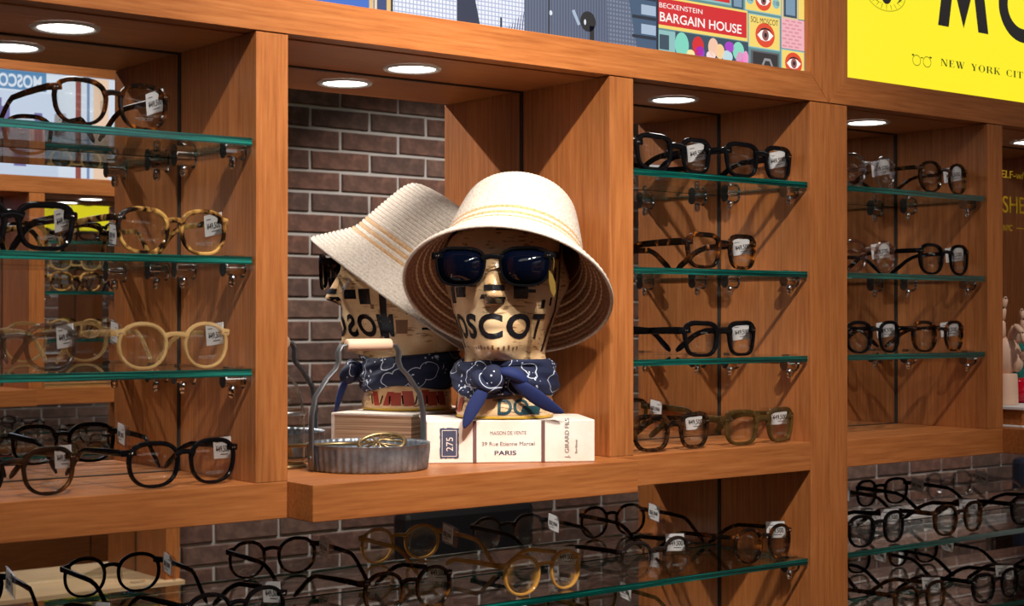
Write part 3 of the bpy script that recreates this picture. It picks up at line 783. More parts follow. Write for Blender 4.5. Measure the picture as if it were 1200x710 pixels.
def eyeglasses(shape, W, colour, loc, rz, label, group, tagged=True, detail=True, name='eyeglasses', dark=False, M=None, cat='eyeglasses'):
    m = glasses_meshes(shape, W, colour, dark)
    t = thing(name, label, cat, loc, R(rz), group)
    f = link('front_frame', m['front'], t)
    for l in m['lens']:
        lo = link('lens', l, t)
    for l in m['temple']: link('temple', l, t)
    if detail:
        link('rivet', m['rivet'], f)
        for p_ in m['pad']: link('nose_pad', p_, f)
        if m['lp'] is not None: link('lens_print', m['lp'], lo)
    if tagged:
        a_, b_, c_, d_, MT = m['tag']
        o = link('price_tag', a_, t, label='white paper price tag in a clear sleeve'); o.matrix_local = MT
        for n_, q in (('plastic_sleeve', b_), ('tag_line', c_), ('price_print', d_)): link(n_, q, o)
    if M is not None: t.matrix_world = M @ Matrix.Translation(loc) @ Matrix.Rotation(R(rz), 4, 'Z')
    return t

GY = .018
g1, g2, g3 = G_UP; gw, gw2 = G_LOW; gb = Z_TOP
EPS = .0003
RB = 'bay right of the hat display'
LIST = [
 ('square', .1489, 'black', 1.4365, g1, 3, 'chunky black square eyeglasses beside a divider on the top shelf, right of the hat', 'eyeglasses right of the hat display'),
 ('square', .1450, 'black', 1.5963, g1, 3, 'chunky black square eyeglasses on the top shelf by the cabinet joint post', 'eyeglasses right of the hat display'),
 ('square', .1467, 'tort', 1.5243, g2, 3, 'dark orange-flecked tortoiseshell square eyeglasses alone on a middle glass shelf', 'eyeglasses right of the hat display'),
 ('square', .1500, 'black', 1.5216, g3, 3, 'chunky black square eyeglasses alone on the lowest glass shelf', 'eyeglasses right of the hat display'),
 ('square', .1500, 'dtort', 1.4320, gb, 3, 'smoky tortoiseshell square eyeglasses on the wooden board beside the hat display', 'eyeglasses right of the hat display'),
 ('square', .1500, 'olive', 1.5975, gb, 3, 'translucent olive brown square eyeglasses on the wooden board', 'eyeglasses right of the hat display'),
 ('round', .1374, 'clear', 1.8265, g1, 3, 'clear crystal round eyeglasses on the top shelf under the yellow sign', 'eyeglasses under the yellow sign'),
 ('round', .1340, 'dtort', 2.0030, g1, 3, 'smoky tortoiseshell round eyeglasses on the top shelf under the yellow sign', 'eyeglasses under the yellow sign'),
 ('round', .1360, 'rose', 1.8265, g2, 3, 'pale rose crystal round eyeglasses on the middle shelf under the yellow sign', 'eyeglasses under the yellow sign'),
 ('panto', .1388, 'black', 2.0052, g2, 3, 'slim black eyeglasses on the middle shelf under the yellow sign', 'eyeglasses under the yellow sign'),
 ('panto', .1380, 'black', 1.8372, g3, 3, 'black eyeglasses on the lowest shelf under the yellow sign', 'eyeglasses under the yellow sign'),
 ('panto', .1430, 'tort', 1.9905, g3, 3, 'dark tortoiseshell eyeglasses on the lowest shelf under the yellow sign', 'eyeglasses under the yellow sign'),
 ('panto', .1322, 'tort', .6615, g1, 3, 'brown tortoiseshell eyeglasses on the top shelf left of the hat display', 'eyeglasses left of the hat display'),
 ('square', .1400, 'black', .5595, g2, 3, 'black square eyeglasses on the middle shelf left of the hat display', 'eyeglasses left of the hat display'),
 ('panto', .1329, 'havana', .7280, g2, 3, 'light speckled havana eyeglasses on the middle shelf left of the hat display', 'eyeglasses left of the hat display'),
 ('panto', .1380, 'smoke', .5631, g3, 3, 'translucent smoke grey eyeglasses on the lowest glass shelf left of the hat display', 'eyeglasses left of the hat display'),
 ('round', .1340, 'champ', .7295, g3, 3, 'translucent champagne round eyeglasses on the lowest glass shelf left of the hat display', 'eyeglasses left of the hat display'),
 ('panto', .1380, 'fade', .5614, gb, 3, 'black to brown faded eyeglasses on the wooden board left of the hat display', 'eyeglasses left of the hat display'),
 ('panto', .1321, 'black', .7394, gb, 3, 'black eyeglasses on the wooden board left of the hat display', 'eyeglasses left of the hat display'),
 ('round', .1300, 'tort', 1.6030, gw, 5, 'red-brown tortoiseshell round eyeglasses at the bracket end of the long glass shelf', 'eyeglasses on the long glass shelf'),
 ('round', .1354, 'brow', 1.4025, gw, 3, 'round eyeglasses fading from dark brow to clear on the long glass shelf', 'eyeglasses on the long glass shelf'),
 ('round', .1327, 'honey', 1.2154, gw, 3, 'honey yellow round eyeglasses on the long glass shelf below the hat', 'eyeglasses on the long glass shelf'),
 ('round', .1323, 'dtort', 1.0184, gw, 3, 'dark brown round eyeglasses next to the honey pair on the long glass shelf', 'eyeglasses on the long glass shelf'),
 ('round', .1290, 'black', .8006, gw, 3, 'black round eyeglasses on the long glass shelf, next to dark brown pair', 'eyeglasses on the long glass shelf'),
 ('panto', .1320, 'black', .6050, gw, 3, 'black eyeglasses at the far end of the long shelf, with black round pair beside', 'eyeglasses on the long glass shelf'),
 ('panto', .1430, 'black', 1.8443, gw, 3, 'black eyeglasses beside the cabinet joint post on the lower right long shelf', 'eyeglasses on the lower right shelves'),
 ('panto', .1396, 'dtort', 2.0394, gw, 3, 'tortoiseshell eyeglasses between two black pairs on the lower right long shelf', 'eyeglasses on the lower right shelves'),
 ('panto', .1408, 'black', 2.2383, gw, 3, 'black eyeglasses below the wooden hand on the lower right long shelf', 'eyeglasses on the lower right shelves'),
 ('round', .1380, 'clear', 2.4300, gw, 3, 'clear crystal eyeglasses on the lower right long shelf', 'eyeglasses on the lower right shelves'),
 ('panto', .1400, 'dtort', 1.9450, gw2, 3, 'tortoiseshell eyeglasses on the lower shelf under the black and tortoiseshell pairs', 'eyeglasses on the lower right shelves'),
 ('panto', .1400, 'black', 2.1350, gw2, 3, 'black eyeglasses on the lower shelf under the black and tortoiseshell pairs', 'eyeglasses on the lower right shelves'),
 ('panto', .1400, 'black', 2.3250, gw2, 3, 'black eyeglasses on the lower shelf below the wooden hand', 'eyeglasses on the lower right shelves'),
 ('panto', .1400, 'black', 1.3400, gw2, 3, 'black eyeglasses on the lower long shelf beneath the honey pair', 'eyeglasses on the lower long shelf'),
 ('panto', .1400, 'olive', 1.5400, gw2, 3, 'olive brown eyeglasses on the lower long shelf beneath the red-brown tortoiseshell pair', 'eyeglasses on the lower long shelf'),
]
for sh, W, col, x, z, rz, lab, grp in LIST:
    eyeglasses(sh, W, col, (x, GY, z + EPS), rz, lab, grp)
# pairs in the twin cabinet, seen only in the mirrors
for i, (lx, z, col, sh) in enumerate([(.12, g2, 'black', 'panto'), (.27, g2, 'havana', 'panto'), (.12, g3, 'tort', 'round'), (.27, g3, 'champ', 'round'), (.20, g1, 'black', 'square'), (.12, gw, 'black', 'panto'), (.30, gw, 'clear', 'round'), (.48, gw, 'tort', 'panto')]):
    lv = {g1: 'top', g2: 'middle', g3: 'lowest', gw: 'long'}[z]
    cn = {'black': 'black', 'havana': 'speckled havana', 'tort': 'tortoiseshell', 'champ': 'champagne', 'clear': 'clear'}[col]
    eyeglasses(sh, .138, col, (lx, GY, z + EPS), 2, f'{cn} eyeglasses on the {lv} shelf of the cabinet across the aisle', 'eyeglasses across the aisle', detail=False, M=MO)

# ================================================================== HAT DISPLAY
# --- book box, spine turned to the viewer
BK0 = (1.0763, .0677); BA = -30.6; BLn, BDp, BTh = .2006, .115, .0500
m_cover = bpy.data.materials.new('aged_white_cover'); _nt, _N, _L, _b = nodes_of(m_cover)
_nz, _rp = noise_ramp(_nt, (1, 1, 1), 14, 5, [(.3, srgb(226, 205, 190)), (.55, srgb(240, 228, 220)), (.75, srgb(244, 236, 232))]); _L.new(_rp.outputs[0], _b.inputs['Base Color']); _b.inputs['Roughness'].default_value = .6
m_pages = bpy.data.materials.new('page_edges'); _nt, _N, _L, _b = nodes_of(m_pages)
_nz, _rp = noise_ramp(_nt, (3, 3, 500), 1.0, 3, [(.35, srgb(120, 84, 62)), (.5, srgb(206, 172, 142)), (.65, srgb(228, 200, 172))]); _L.new(_rp.outputs[0], _b.inputs['Base Color']); _b.inputs['Roughness'].default_value = .8
book = thing('book', 'thick off-white book box with spine lettering under the head', 'book', (*BK0, Z_TOP + EPS), R(BA))
MB().box(0, BLn, 0, .0035, 0, BTh).build('spine', m_cover, book, bevel=.0012)
MB().box(0, BLn, .0036, BDp, 0, .0032).build('cover_board', m_cover, book, bevel=.0008); MB().box(0, BLn, .0036, BDp, BTh - .0032, BTh).build('cover_board', m_cover, book, bevel=.0008)
MB().box(.0035, BLn - .0035, .0040, BDp - .004, .0033, BTh - .0033).build('page_block', m_pages, book)
m_navy_ink = mat('navy_print', srgb(62, 66, 92), .6); m_plum = mat('plum_band', srgb(110, 78, 78), .6); m_soft = mat('soft_grey_ink', srgb(96, 84, 92), .6)
for fx in (.283, .690): MB().box(BLn * fx - .0022, BLn * fx + .0022, -.0010, .0005, .0005, BTh - .0005).build('spine_band', m_plum, book, bevel=.0006)
sp = MB(); rr = random.Random(3); pts = []
for i in range(40):
    a_ = i / 40 * 4; s_ = int(a_); f_ = a_ - s_
    x, z = [(-1 + 2 * f_, -1), (1, -1 + 2 * f_), (1 - 2 * f_, 1), (-1, 1 - 2 * f_)][s_]
    pts.append((BLn * .133 + x * .0112 * (1 + rr.uniform(-.05, .03)), BTh * .47 + z * .0178 * (1 + rr.uniform(-.04, .03))))
st = sp.prism(pts, -.0005, -.0002).build('stamp', m_navy_ink, book)
def frame_line(x0, z0, x1, z1, w_, y, m, par):
    mb = MB(); mb.box(x0, x1, y - .0002, y, z0, z0 + w_); mb.box(x0, x1, y - .0002, y, z1 - w_, z1); mb.box(x0, x0 + w_, y - .0002, y, z0, z1); mb.box(x1 - w_, x1, y - .0002, y, z0, z1)
    return mb.build('stamp_border', m, par)
frame_line(BLn * .133 - .0088, BTh * .47 - .0155, BLn * .133 + .0088, BTh * .47 + .0155, .0006, -.0005, m_cover, st)
M9 = Matrix.Translation((BLn * .133 + .0042, -.0009, BTh * .47 - .0095)) @ Matrix(((0, -1, 0, 0), (0, 0, -1, 0), (1, 0, 0, 0), (0, 0, 0, 1)))
text_obj('275', .0115, m_cover, st, M9)
wall_text('MAISON DE VENTE', BLn * .375, BTh * .66, -.0004, .0042, m_soft, book, width=.043)
wall_text('39 Rue Etienne Marcel', BLn * .325, BTh * .40, -.0004, .0046, m_soft, book, width=.063)
wall_text('PARIS', BLn * .40, BTh * .18, -.0004, .0052, m_navy_ink, book, width=.026, bold=.02)
text_obj('J. GIRARD FILS', .0075, m_soft, book, Matrix.Translation((BLn * .845, -.0005, BTh * .10)) @ Matrix(((0, -1, 0, 0), (0, 0, -1, 0), (1, 0, 0, 0), (0, 0, 0, 1))))
text_obj('Bordeaux', .0042, m_soft, book, Matrix.Translation((BLn * .895, -.0005, BTh * .20)) @ Matrix(((0, -1, 0, 0), (0, 0, -1, 0), (1, 0, 0, 0), (0, 0, 0, 1))))

# --- papier-mache head
HP = Vector((1.192, .0665, Z_TOP + BTh + 3 * EPS)); HA = -46.0
m_mache = bpy.data.materials.new('varnished_newsprint'); _nt, _N, _L, _b = nodes_of(m_mache)
_nz, _rp = noise_ramp(_nt, (1, 1, 1), 16, 4, [(.3, srgb(190, 148, 102)), (.5, srgb(218, 184, 140)), (.7, srgb(232, 206, 168))])
_nz2, _rp2 = noise_ramp(_nt, (42, 42, 230), 1.6, 2, [(.55, (1, 1, 1)), (.62, (.40, .32, .25))])
_nz3, _rp3 = noise_ramp(_nt, (1, 1, 1.6), 20, 1, [(.50, (0, 0, 0)), (.53, (1, 1, 1))])
_mx = _N.new('ShaderNodeMixRGB'); _mx.blend_type = 'MULTIPLY'; _L.new(_rp3.outputs[0], _mx.inputs[0]); _L.new(_rp.outputs[0], _mx.inputs[1]); _L.new(_rp2.outputs[0], _mx.inputs[2])
_L.new(_mx.outputs[0], _b.inputs['Base Color']); _b.inputs['Roughness'].default_value = .28; _b.inputs['Coat Weight'].default_value = .5; _b.inputs['Coat Roughness'].default_value = .12
TAB = [(0, .056, .054, .060), (.004, .059, .057, .062), (.012, .0595, .057, .062), (.03, .057, .052, .061), (.050, .054, .046, .062), (.064, .053, .048, .065), (.071, .050, .064, .067), (.078, .049, .075, .070), (.088, .051, .081, .073), (.105, .056, .083, .077), (.128, .064, .084, .083), (.155, .067, .085, .090), (.185, .069, .085, .094), (.21, .0695, .084, .094), (.235, .067, .079, .089), (.255, .060, .069, .079), (.270, .049, .055, .063), (.281, .034, .038, .044), (.287, .016, .018, .021), (.2885, .0, .0, .0)]
def tabv(z):
    for (z0, *a), (z1, *b) in zip(TAB, TAB[1:]):
        if z0 <= z <= z1:
            f = (z - z0) / (z1 - z0); return [p + (q - p) * f for p, q in zip(a, b)]
    return TAB[-1][1:]
CURVE = [(.1270, .0), (.1180, .0105), (.1085, .0215), (.0990, .0325), (.0915, .0415), (.0880, .0480), (.0862, .0540), (.0830, .0680), (.0790, .0850), (.0748, .1020), (.0705, .1180), (.0665, .1290), (.0610, .1360), (.0530, .1400), (.0400, .1430), (.0250, .1450), (.0120, .1458), (.0008, .1460)]
def hat_matrix(c, tilt, roll):
    r_ = Vector((math.cos(R(38.43)), -math.sin(R(38.43)), 0)); f_ = Vector((math.sin(R(38.43)), math.cos(R(38.43)), 0)); u = Vector((0, 0, 1))
    ax = u * math.cos(R(tilt)) + f_ * math.sin(R(tilt)); ey = f_ * math.cos(R(tilt)) - u * math.sin(R(tilt))
    M_ = Matrix((r_, ey, ax)).transposed()
    M_ = Matrix.Rotation(R(roll), 3, f_) @ M_
    return Matrix.Translation(c) @ M_.to_4x4()
HATM = hat_matrix((1.1810, .0475, 1.4300), 35, 9)
def hat_radius(z):
    for (r0, z0), (r1, z1) in zip(CURVE, CURVE[1:]):
        if z0 <= z <= z1: return r0 + (r1 - r0) * (z - z0) / (z1 - z0)
    return CURVE[0][0] if z < 0 else 0
def fit_under_hat(me):
    """the crown of the head follows the inside of the hat"""
    T = HATM.inverted() @ (Matrix.Translation(HP) @ Matrix.Rotation(R(HA), 4, 'Z')); Ti = T.inverted()
    for v in me.vertices:
        q = T @ v.co
        if v.co.z < .19 or q.z < .02: continue
        zz = min(q.z, .130); r_ = math.hypot(q.x, q.y); lim = hat_radius(zz) - .009
        if zz > .112: lim = min(lim, .058)
        k = min(1, lim / max(r_, 1e-6)); v.co = Ti @ Vector((q.x * k, q.y * k, zz))
    return me
def head_mesh():
    mb = MB(); NN = 72; zs = []
    for i in range(91): zs.append(.2885 * i / 90)
    zs = sorted(set(zs + [.284, .2865, .2878])); ga = lambda v, c, s: math.exp(-((v - c) / s) ** 2)
    rings_ = []
    for z in zs:
        w_, f_, b_ = tabv(z); ring_ = []
        for j in range(NN):
            ph = 2 * math.pi * j / NN            # 0 = face (-y), positive towards +x
            s_, c_ = math.sin(ph), math.cos(ph)
            tp = .30 * ga(z, .076, .012) + .22 * ga(z, .098, .018) + .08 * ga(z, .125, .018)
            x = w_ * s_ * (1 - min(.5, tp) * max(0, c_) ** .8); y = -c_ * (f_ if c_ > 0 else b_)
            pa = (ph + math.pi) % (2 * math.pi) - math.pi
            d = 0
            nz_ = max(0, min(1, (.188 - z) / .040)) if z > .146 else math.exp(-((z - .146) / .006) ** 2)
            d += .023 * nz_ * ga(pa, 0, .155)                                        # nose
            d += .0030 * ga(z, .114, .008) * ga(pa, 0, .30) + .0025 * ga(z, .098, .007) * ga(pa, 0, .26) - .0015 * ga(z, .1055, .003) * ga(pa, 0, .30)   # lips
            d += .006 * ga(z, .084, .009) * ga(pa, 0, .26)                            # chin
            d -= .009 * ga(z, .176, .012) * (ga(pa, .40, .20) + ga(pa, -.40, .20))     # eye sockets
            d += .003 * ga(z, .197, .008) * ga(pa, 0, .6) + .004 * ga(z, .150, .016) * (ga(pa, .62, .2) + ga(pa, -.62, .2))
            d -= .003 * ga(z, .128, .012) * (ga(pa, .5, .16) + ga(pa, -.5, .16))
            d += .012 * ga(z, .165, .022) * (ga(pa, 1.72, .10) + ga(pa, -1.72, .10))   # ears
            ring_.append((x + s_ * d, y - c_ * d, z))
        rings_.append(ring_)
    mb.v = [p for r_ in rings_ for p in r_]
    for i in range(len(zs) - 1):
        for j in range(NN): mb.f.append((i * NN + j, i * NN + (j + 1) % NN, (i + 1) * NN + (j + 1) % NN, (i + 1) * NN + j)); mb.m.append(0)
    mb.f.append(tuple(range(NN - 1, -1, -1))); mb.m.append(0)
    return recalc(fit_under_hat(mb.mesh('head_form', m_mache, True)))
from mathutils.bvhtree import BVHTree
head = thing('mannequin_head', 'newspaper-covered papier-mache mannequin head standing on the book', 'head', HP, R(HA))
hm = head_mesh(); ho = link('head_form', hm, head)
BV = BVHTree.FromPolygons([v.co[:] for v in hm.vertices], [p.vertices[:] for p in hm.polygons])
def wrap(me, name, m, Rad=.078, ph0=0.0, z0=0.0, off=.0006, cuts=3):
    """lay a flat outline onto the head: x runs round the head, y runs up"""
    bm = bmesh.new(); bm.from_mesh(me)
    bmesh.ops.triangulate(bm, faces=bm.faces)
    for _ in range(cuts):
        es = [e for e in bm.edges if e.calc_length() > .004]
        if not es: break
        bmesh.ops.subdivide_edges(bm, edges=es, cuts=1); bmesh.ops.triangulate(bm, faces=[f for f in bm.faces if len(f.verts) > 3])
    for v in bm.verts:
        ph = ph0 + v.co.x / Rad; z = z0 + v.co.y
        d = Vector((math.sin(ph), -math.cos(ph), 0)); o = d * .3 + Vector((0, 0, z))
        hit, nrm, _, _ = BV.ray_cast(o, -d)
        v.co = (hit + nrm * off) if hit is not None else o * .25
    out = bpy.data.meshes.new(name); bm.to_mesh(out); bm.free()
    out.materials.clear(); out.materials.append(m)
    return link(name, out, ho)
def rect_me(x0, y0, x1, y1, skew=0):
    me = bpy.data.meshes.new('patch'); me.from_pydata([(x0, y0, 0), (x1, y0, 0), (x1 + skew, y1, 0), (x0 + skew, y1, 0)], [], [(0, 1, 2, 3)]); return me
m_nk = mat('newsprint_black', (.010, .010, .014), .25); m_teal_ink = mat('newsprint_teal', srgb(40, 74, 84), .3); m_red_ink = mat('newsprint_red', srgb(150, 52, 36), .35); m_brn = mat('newsprint_brown', srgb(120, 84, 56), .35)
lt = text_mesh('MOSCOT', 1.0, bold=.036, space=1.14, align='CENTER').copy()
xs = [v.co.x for v in lt.vertices]; ys = [v.co.y for v in lt.vertices]; kx = .196 / (max(xs) - min(xs)); ky = .0300 / (max(ys) - min(ys))
for v in lt.vertices: v.co.x *= kx; v.co.y *= ky
wrap(lt, 'head_lettering', m_nk, .0800, -.27, .0975, cuts=4)
D = math.radians
for ph, z, w_, h_, sk, m_ in [(-34, .145, .021, .012, 0, m_nk), (21, .143, .016, .015, 0, m_nk), (48, .132, .008, .010, 0, m_nk), (0, .152, .020, .007, 0, m_nk), (0, .137, .018, .008, .002, m_nk), (-9, .143, .009, .005, .003, m_nk),
      (78, .080, .010, .13, .004, m_nk), (66, .160, .010, .020, 0, m_nk), (62, .135, .006, .010, 0, m_nk), (-72, .085, .011, .085, -.003, m_nk), (-52, .138, .018, .020, 0, m_nk), (-60, .132, .006, .006, 0, m_brn), (-95, .10, .020, .018, 0, m_brn), (-118, .13, .022, .022, 0, m_brn), (-105, .125, .012, .003, 0, m_nk), (-125, .105, .012, .003, 0, m_nk), (-10, .232, .04, .0028, 0, m_nk), (12, .223, .03, .0022, 0, m_brn), (30, .150, .012, .004, 0, m_nk), (35, .158, .010, .003, 0, m_nk), (-20, .157, .010, .003, 0, m_nk)]:
    wrap(rect_me(-w_ / 2, 0, w_ / 2, h_, sk), 'newsprint_patch', m_, .075, D(ph), z, off=.0004 if m_ is m_brn else .0005)
for i in range(11): wrap(rect_me(0, 0, .0022, .003 + .001 * (i % 3)), 'newsprint_patch', m_brn, .078, D(-24 + i * 4.3), .0835, off=.0005)
lt = text_mesh('DO', .026, bold=.02).copy(); wrap(lt, 'neck_lettering', m_teal_ink, .058, D(-2), .006)
lt = text_mesh('UNI', .020, bold=.02).copy(); wrap(lt, 'neck_lettering', m_teal_ink, .060, D(40), .048)
wrap(rect_me(0, 0, .026, .010, .004), 'newsprint_patch', m_teal_ink, .058, D(26), .006)
for i, (ph, w_, h_, sk) in enumerate([(-62, .009, .018, .006), (-75, .009, .018, -.006), (-88, .013, .017, 0), (-105, .014, .019, .003), (-120, .010, .020, -.006), (-135, .014, .018, 0), (-152, .012, .018, .004)]):
    wrap(rect_me(-w_ / 2, 0, w_ / 2, h_, sk), 'newsprint_patch', m_red_ink, .058, D(ph), .007)
    wrap(rect_me(-.001, 0, .001, h_ * .6, sk * .5), 'newsprint_patch', m_nk, .058, D(ph + 8), .009, off=.0008)
yb_ = MB(); yb_.lathe([(1.0, 0), (1.02, .0015), (1.0, .003)], 48)
yb_.v = [(x * .0585, y * (.0565 if y < 0 else .0615), z + .0006) for x, y, z in yb_.v]
yb_.build('base_rim', mat('yellow_rim', srgb(190, 150, 40), .4), head, True)

# --- bandana round the neck
m_band = bpy.data.materials.new('navy_bandana'); _nt, _N, _L, _b = nodes_of(m_band)
_tc = _N.new('ShaderNodeTexCoord'); _vo = _N.new('ShaderNodeTexVoronoi'); _vo.inputs['Scale'].default_value = 34; _L.new(_tc.outputs['Object'], _vo.inputs['Vector'])
_r1 = _N.new('ShaderNodeValToRGB'); _e = _r1.color_ramp.elements; _e[0].position = .428; _e[0].color = (0, 0, 0, 1); _e[1].position = .44; _e[1].color = (1, 1, 1, 1)
_x = _e.new(.452); _x.color = (1, 1, 1, 1); _x = _e.new(.464); _x.color = (0, 0, 0, 1)
_L.new(_vo.outputs['Distance'], _r1.inputs[0])
_v2 = _N.new('ShaderNodeTexVoronoi'); _v2.inputs['Scale'].default_value = 210; _L.new(_tc.outputs['Object'], _v2.inputs['Vector'])
_lt = _N.new('ShaderNodeMath'); _lt.operation = 'LESS_THAN'; _lt.inputs[1].default_value = .28; _L.new(_v2.outputs['Distance'], _lt.inputs[0])
_nm = _N.new('ShaderNodeTexNoise'); _nm.inputs['Scale'].default_value = 40; _L.new(_tc.outputs['Object'], _nm.inputs['Vector'])
_gt = _N.new('ShaderNodeMath'); _gt.operation = 'GREATER_THAN'; _gt.inputs[1].default_value = .60; _L.new(_nm.outputs['Fac'], _gt.inputs[0])
_ml = _N.new('ShaderNodeMath'); _ml.operation = 'MULTIPLY'; _L.new(_lt.outputs[0], _ml.inputs[0]); _L.new(_gt.outputs[0], _ml.inputs[1])
_ma = _N.new('ShaderNodeMath'); _ma.operation = 'MAXIMUM'; _L.new(_r1.outputs[0], _ma.inputs[0]); _L.new(_ml.outputs[0], _ma.inputs[1])
_mx = _N.new('ShaderNodeMixRGB'); _mx.inputs[1].default_value = (*srgb(13, 24, 58), 1); _mx.inputs[2].default_value = (*srgb(205, 215, 235), 1); _L.new(_ma.outputs[0], _mx.inputs[0])
_L.new(_mx.outputs[0], _b.inputs['Base Color']); _b.inputs['Roughness'].default_value = .8; _b.inputs['Sheen Weight'].default_value = .0
m_navy = mat('navy_cloth', srgb(18, 36, 92), .8)
ban = thing('bandana', 'navy paisley bandana knotted around the mannequin neck', 'bandana', HP, R(HA))
mb = MB(); NN = 96; rows = 12
for i in range(rows + 1):
    f_ = i / rows
    for j in range(NN):
        ph = 2 * math.pi * j / NN; s_, c_ = math.sin(ph), math.cos(ph)
        zt_ = .074 - .006 * max(0, c_) + .003 * math.sin(ph * 2 + 1); zb2 = .030 - .004 * max(0, c_) + .003 * math.sin(ph * 3)
        z = zb2 + (zt_ - zb2) * f_
        w_, fr_, bk_ = tabv(max(0, z)); fr_ = min(fr_, .056)
        bul = .0035 + .0075 * math.sin(math.pi * min(1, f_ * 1.02)) ** .6 + .0016 * math.sin(ph * 7 + f_ * 9) + .0012 * math.sin(f_ * 20 + ph * 2)
        x = (w_ + bul) * s_; y = -c_ * ((fr_ if c_ > 0 else bk_) + bul)
        mb.v.append((x, y, z))
for i in range(rows):
    for j in range(NN): mb.f.append((i * NN + j, i * NN + (j + 1) % NN, (i + 1) * NN + (j + 1) % NN, (i + 1) * NN + j)); mb.m.append(0)
o = mb.build('neck_band', m_band, ban, True); sd = o.modifiers.new('thickness', 'SOLIDIFY'); sd.thickness = .0015
def cloth_tail(path, rad, name, m):
    mb = MB(); mb.tube(path, rad, 14, up=(0, 1, .3)); o = mb.build(name, m, ban, True)
    s_ = o.modifiers.new('smooth', 'SUBSURF'); s_.levels = 1; s_.render_levels = 2
    return o
kn = MB(); kn.ball((-.004, -.071, .050), (.015, .011, .016), 14, 10); kn.build('knot', m_band, ban, True)
cloth_tail([(-.018, -.064, .058), (-.026, -.070, .052), (-.020, -.076, .044), (-.008, -.074, .036), (.008, -.072, .040)], [(.004, .006), (.010, .011), (.009, .012), (.006, .008), (.004, .004)], 'knot_fold', m_band)
cloth_tail([(.000, -.070, .056), (.014, -.074, .058), (.026, -.068, .052), (.036, -.060, .044)], [(.005, .005), (.007, .009), (.008, .010), (.004, .006)], 'knot_fold', m_navy)
cloth_tail([(-.008, -.074, .044), (-.018, -.080, .030), (-.027, -.084, .014), (-.033, -.086, .000), (-.0365, -.087, -.009)], [(.004, .004), (.009, .003), (.0085, .0025), (.006, .002), (.0015, .001)], 'tail', m_navy)
cloth_tail([(.016, -.070, .050), (.034, -.066, .036), (.050, -.060, .024), (.066, -.054, .013), (.078, -.050, .008)], [(.005, .004), (.0095, .003), (.0100, .0028), (.007, .002), (.002, .001)], 'tail', m_navy)

# --- sunglasses on the head
MH = Matrix.Translation(HP) @ Matrix.Rotation(R(HA), 4, 'Z')
sg = eyeglasses('sun', .1440, 'black', (0, 0, 0), 0, 'black sunglasses with dark blue lenses worn by the mannequin head', None, tagged=False, name='sunglasses', dark=True, cat='sunglasses')
sg.matrix_world = MH @ Matrix.Translation((0, -.1035, .156)) @ Matrix.Rotation(R(2), 4, 'X')
m_gold = mat('gold_tag', srgb(196, 164, 84), .35, .8)
mb = MB(); mb.prism([(.0, 0), (.004, .006), (.005, .016), (.003, .026), (-.001, .032), (-.0035, .020), (-.003, .008)], -.0004, .0004)
o = mb.build('hang_tag', m_gold, sg, label='small gold leaf-shaped tag'); o.location = (.0705, .004, -.012); o.rotation_euler = (0, R(-10), R(40))
mb = MB(); mb.tube([(.0700, .006, .019), (.0712, .004, .028), (.0705, .003, .034)], .0006, 6); mb.build('tag_thread', m_gold, sg)

# --- straw bucket hat
m_sw = bpy.data.materials.new('white_straw'); m_st = bpy.data.materials.new('tan_straw'); m_sb = bpy.data.materials.new('shaded_straw'); m_sl = bpy.data.materials.new('lit_straw_row'); m_sg = bpy.data.materials.new('straw_row_seam')
for m_, c1, c2 in ((m_sw, srgb(196, 184, 172), srgb(226, 216, 206)), (m_st, srgb(186, 142, 98), srgb(214, 176, 132)), (m_sb, srgb(122, 82, 58), srgb(158, 112, 84)), (m_sl, srgb(206, 168, 128), srgb(232, 204, 172)), (m_sg, srgb(120, 92, 72), srgb(176, 146, 124))):
    _nt, _N, _L, _b = nodes_of(m_); _nz, _rp = noise_ramp(_nt, (1, 1, 1), 330, 3, [(.35, c1), (.6, c2)]); _L.new(_rp.outputs[0], _b.inputs['Base Color']); _b.inputs['Roughness'].default_value = .75
    bp = _N.new('ShaderNodeBump'); bp.inputs['Strength'].default_value = .5; bp.inputs['Distance'].default_value = .001; _L.new(_nz.outputs['Fac'], bp.inputs['Height']); _L.new(bp.outputs[0], _b.inputs['Normal'])
def hat_profile(pitch, per, off, amp):
    L_ = [0]
    for (r0, z0), (r1, z1) in zip(CURVE, CURVE[1:]): L_.append(L_[-1] + math.hypot(r1 - r0, z1 - z0))
    n = int(L_[-1] / pitch) * per; out = []
    for i in range(n + 1):
        s_ = L_[-1] * i / n
        for q in range(len(L_) - 1):
            if L_[q] <= s_ <= L_[q + 1]: break
        f_ = (s_ - L_[q]) / (L_[q + 1] - L_[q]); r0, z0 = CURVE[q]; r1, z1 = CURVE[q + 1]
        tr, tz = r1 - r0, z1 - z0; l = math.hypot(tr, tz); nr, nz_ = tz / l, -tr / l
        b_ = amp * math.sqrt(max(0, math.sin(math.pi * ((i % per) / per)))) + off
        out.append((max(.0006, r0 + tr * f_ + nr * b_), z0 + tz * f_ + nz_ * b_))
    return out, n // per
hat = thing('straw_hat', 'woven white straw bucket hat with tan stripes worn by the mannequin head', 'hat')
NH = 160
prof, nrow = hat_profile(.0054, 5, .0002, .0019)
def row_mat(i):
    r_ = i // 5
    return 2 if i % 5 == 4 else 1 if r_ in (10, 12, 14) else 0
mb = MB(); mb.lathe(prof, NH, mfun=row_mat, flute=lambda i, j: .0004 * (1 if (j + (i // 5)) % 2 else -1))
o = mb.build('hat_shell', [m_sw, m_st, m_sg], hat, True)
prof2, nrow2 = hat_profile(.0052, 4, -.0022, -.0010)  # brown and pale rows: shade and light through the straw, put into colour
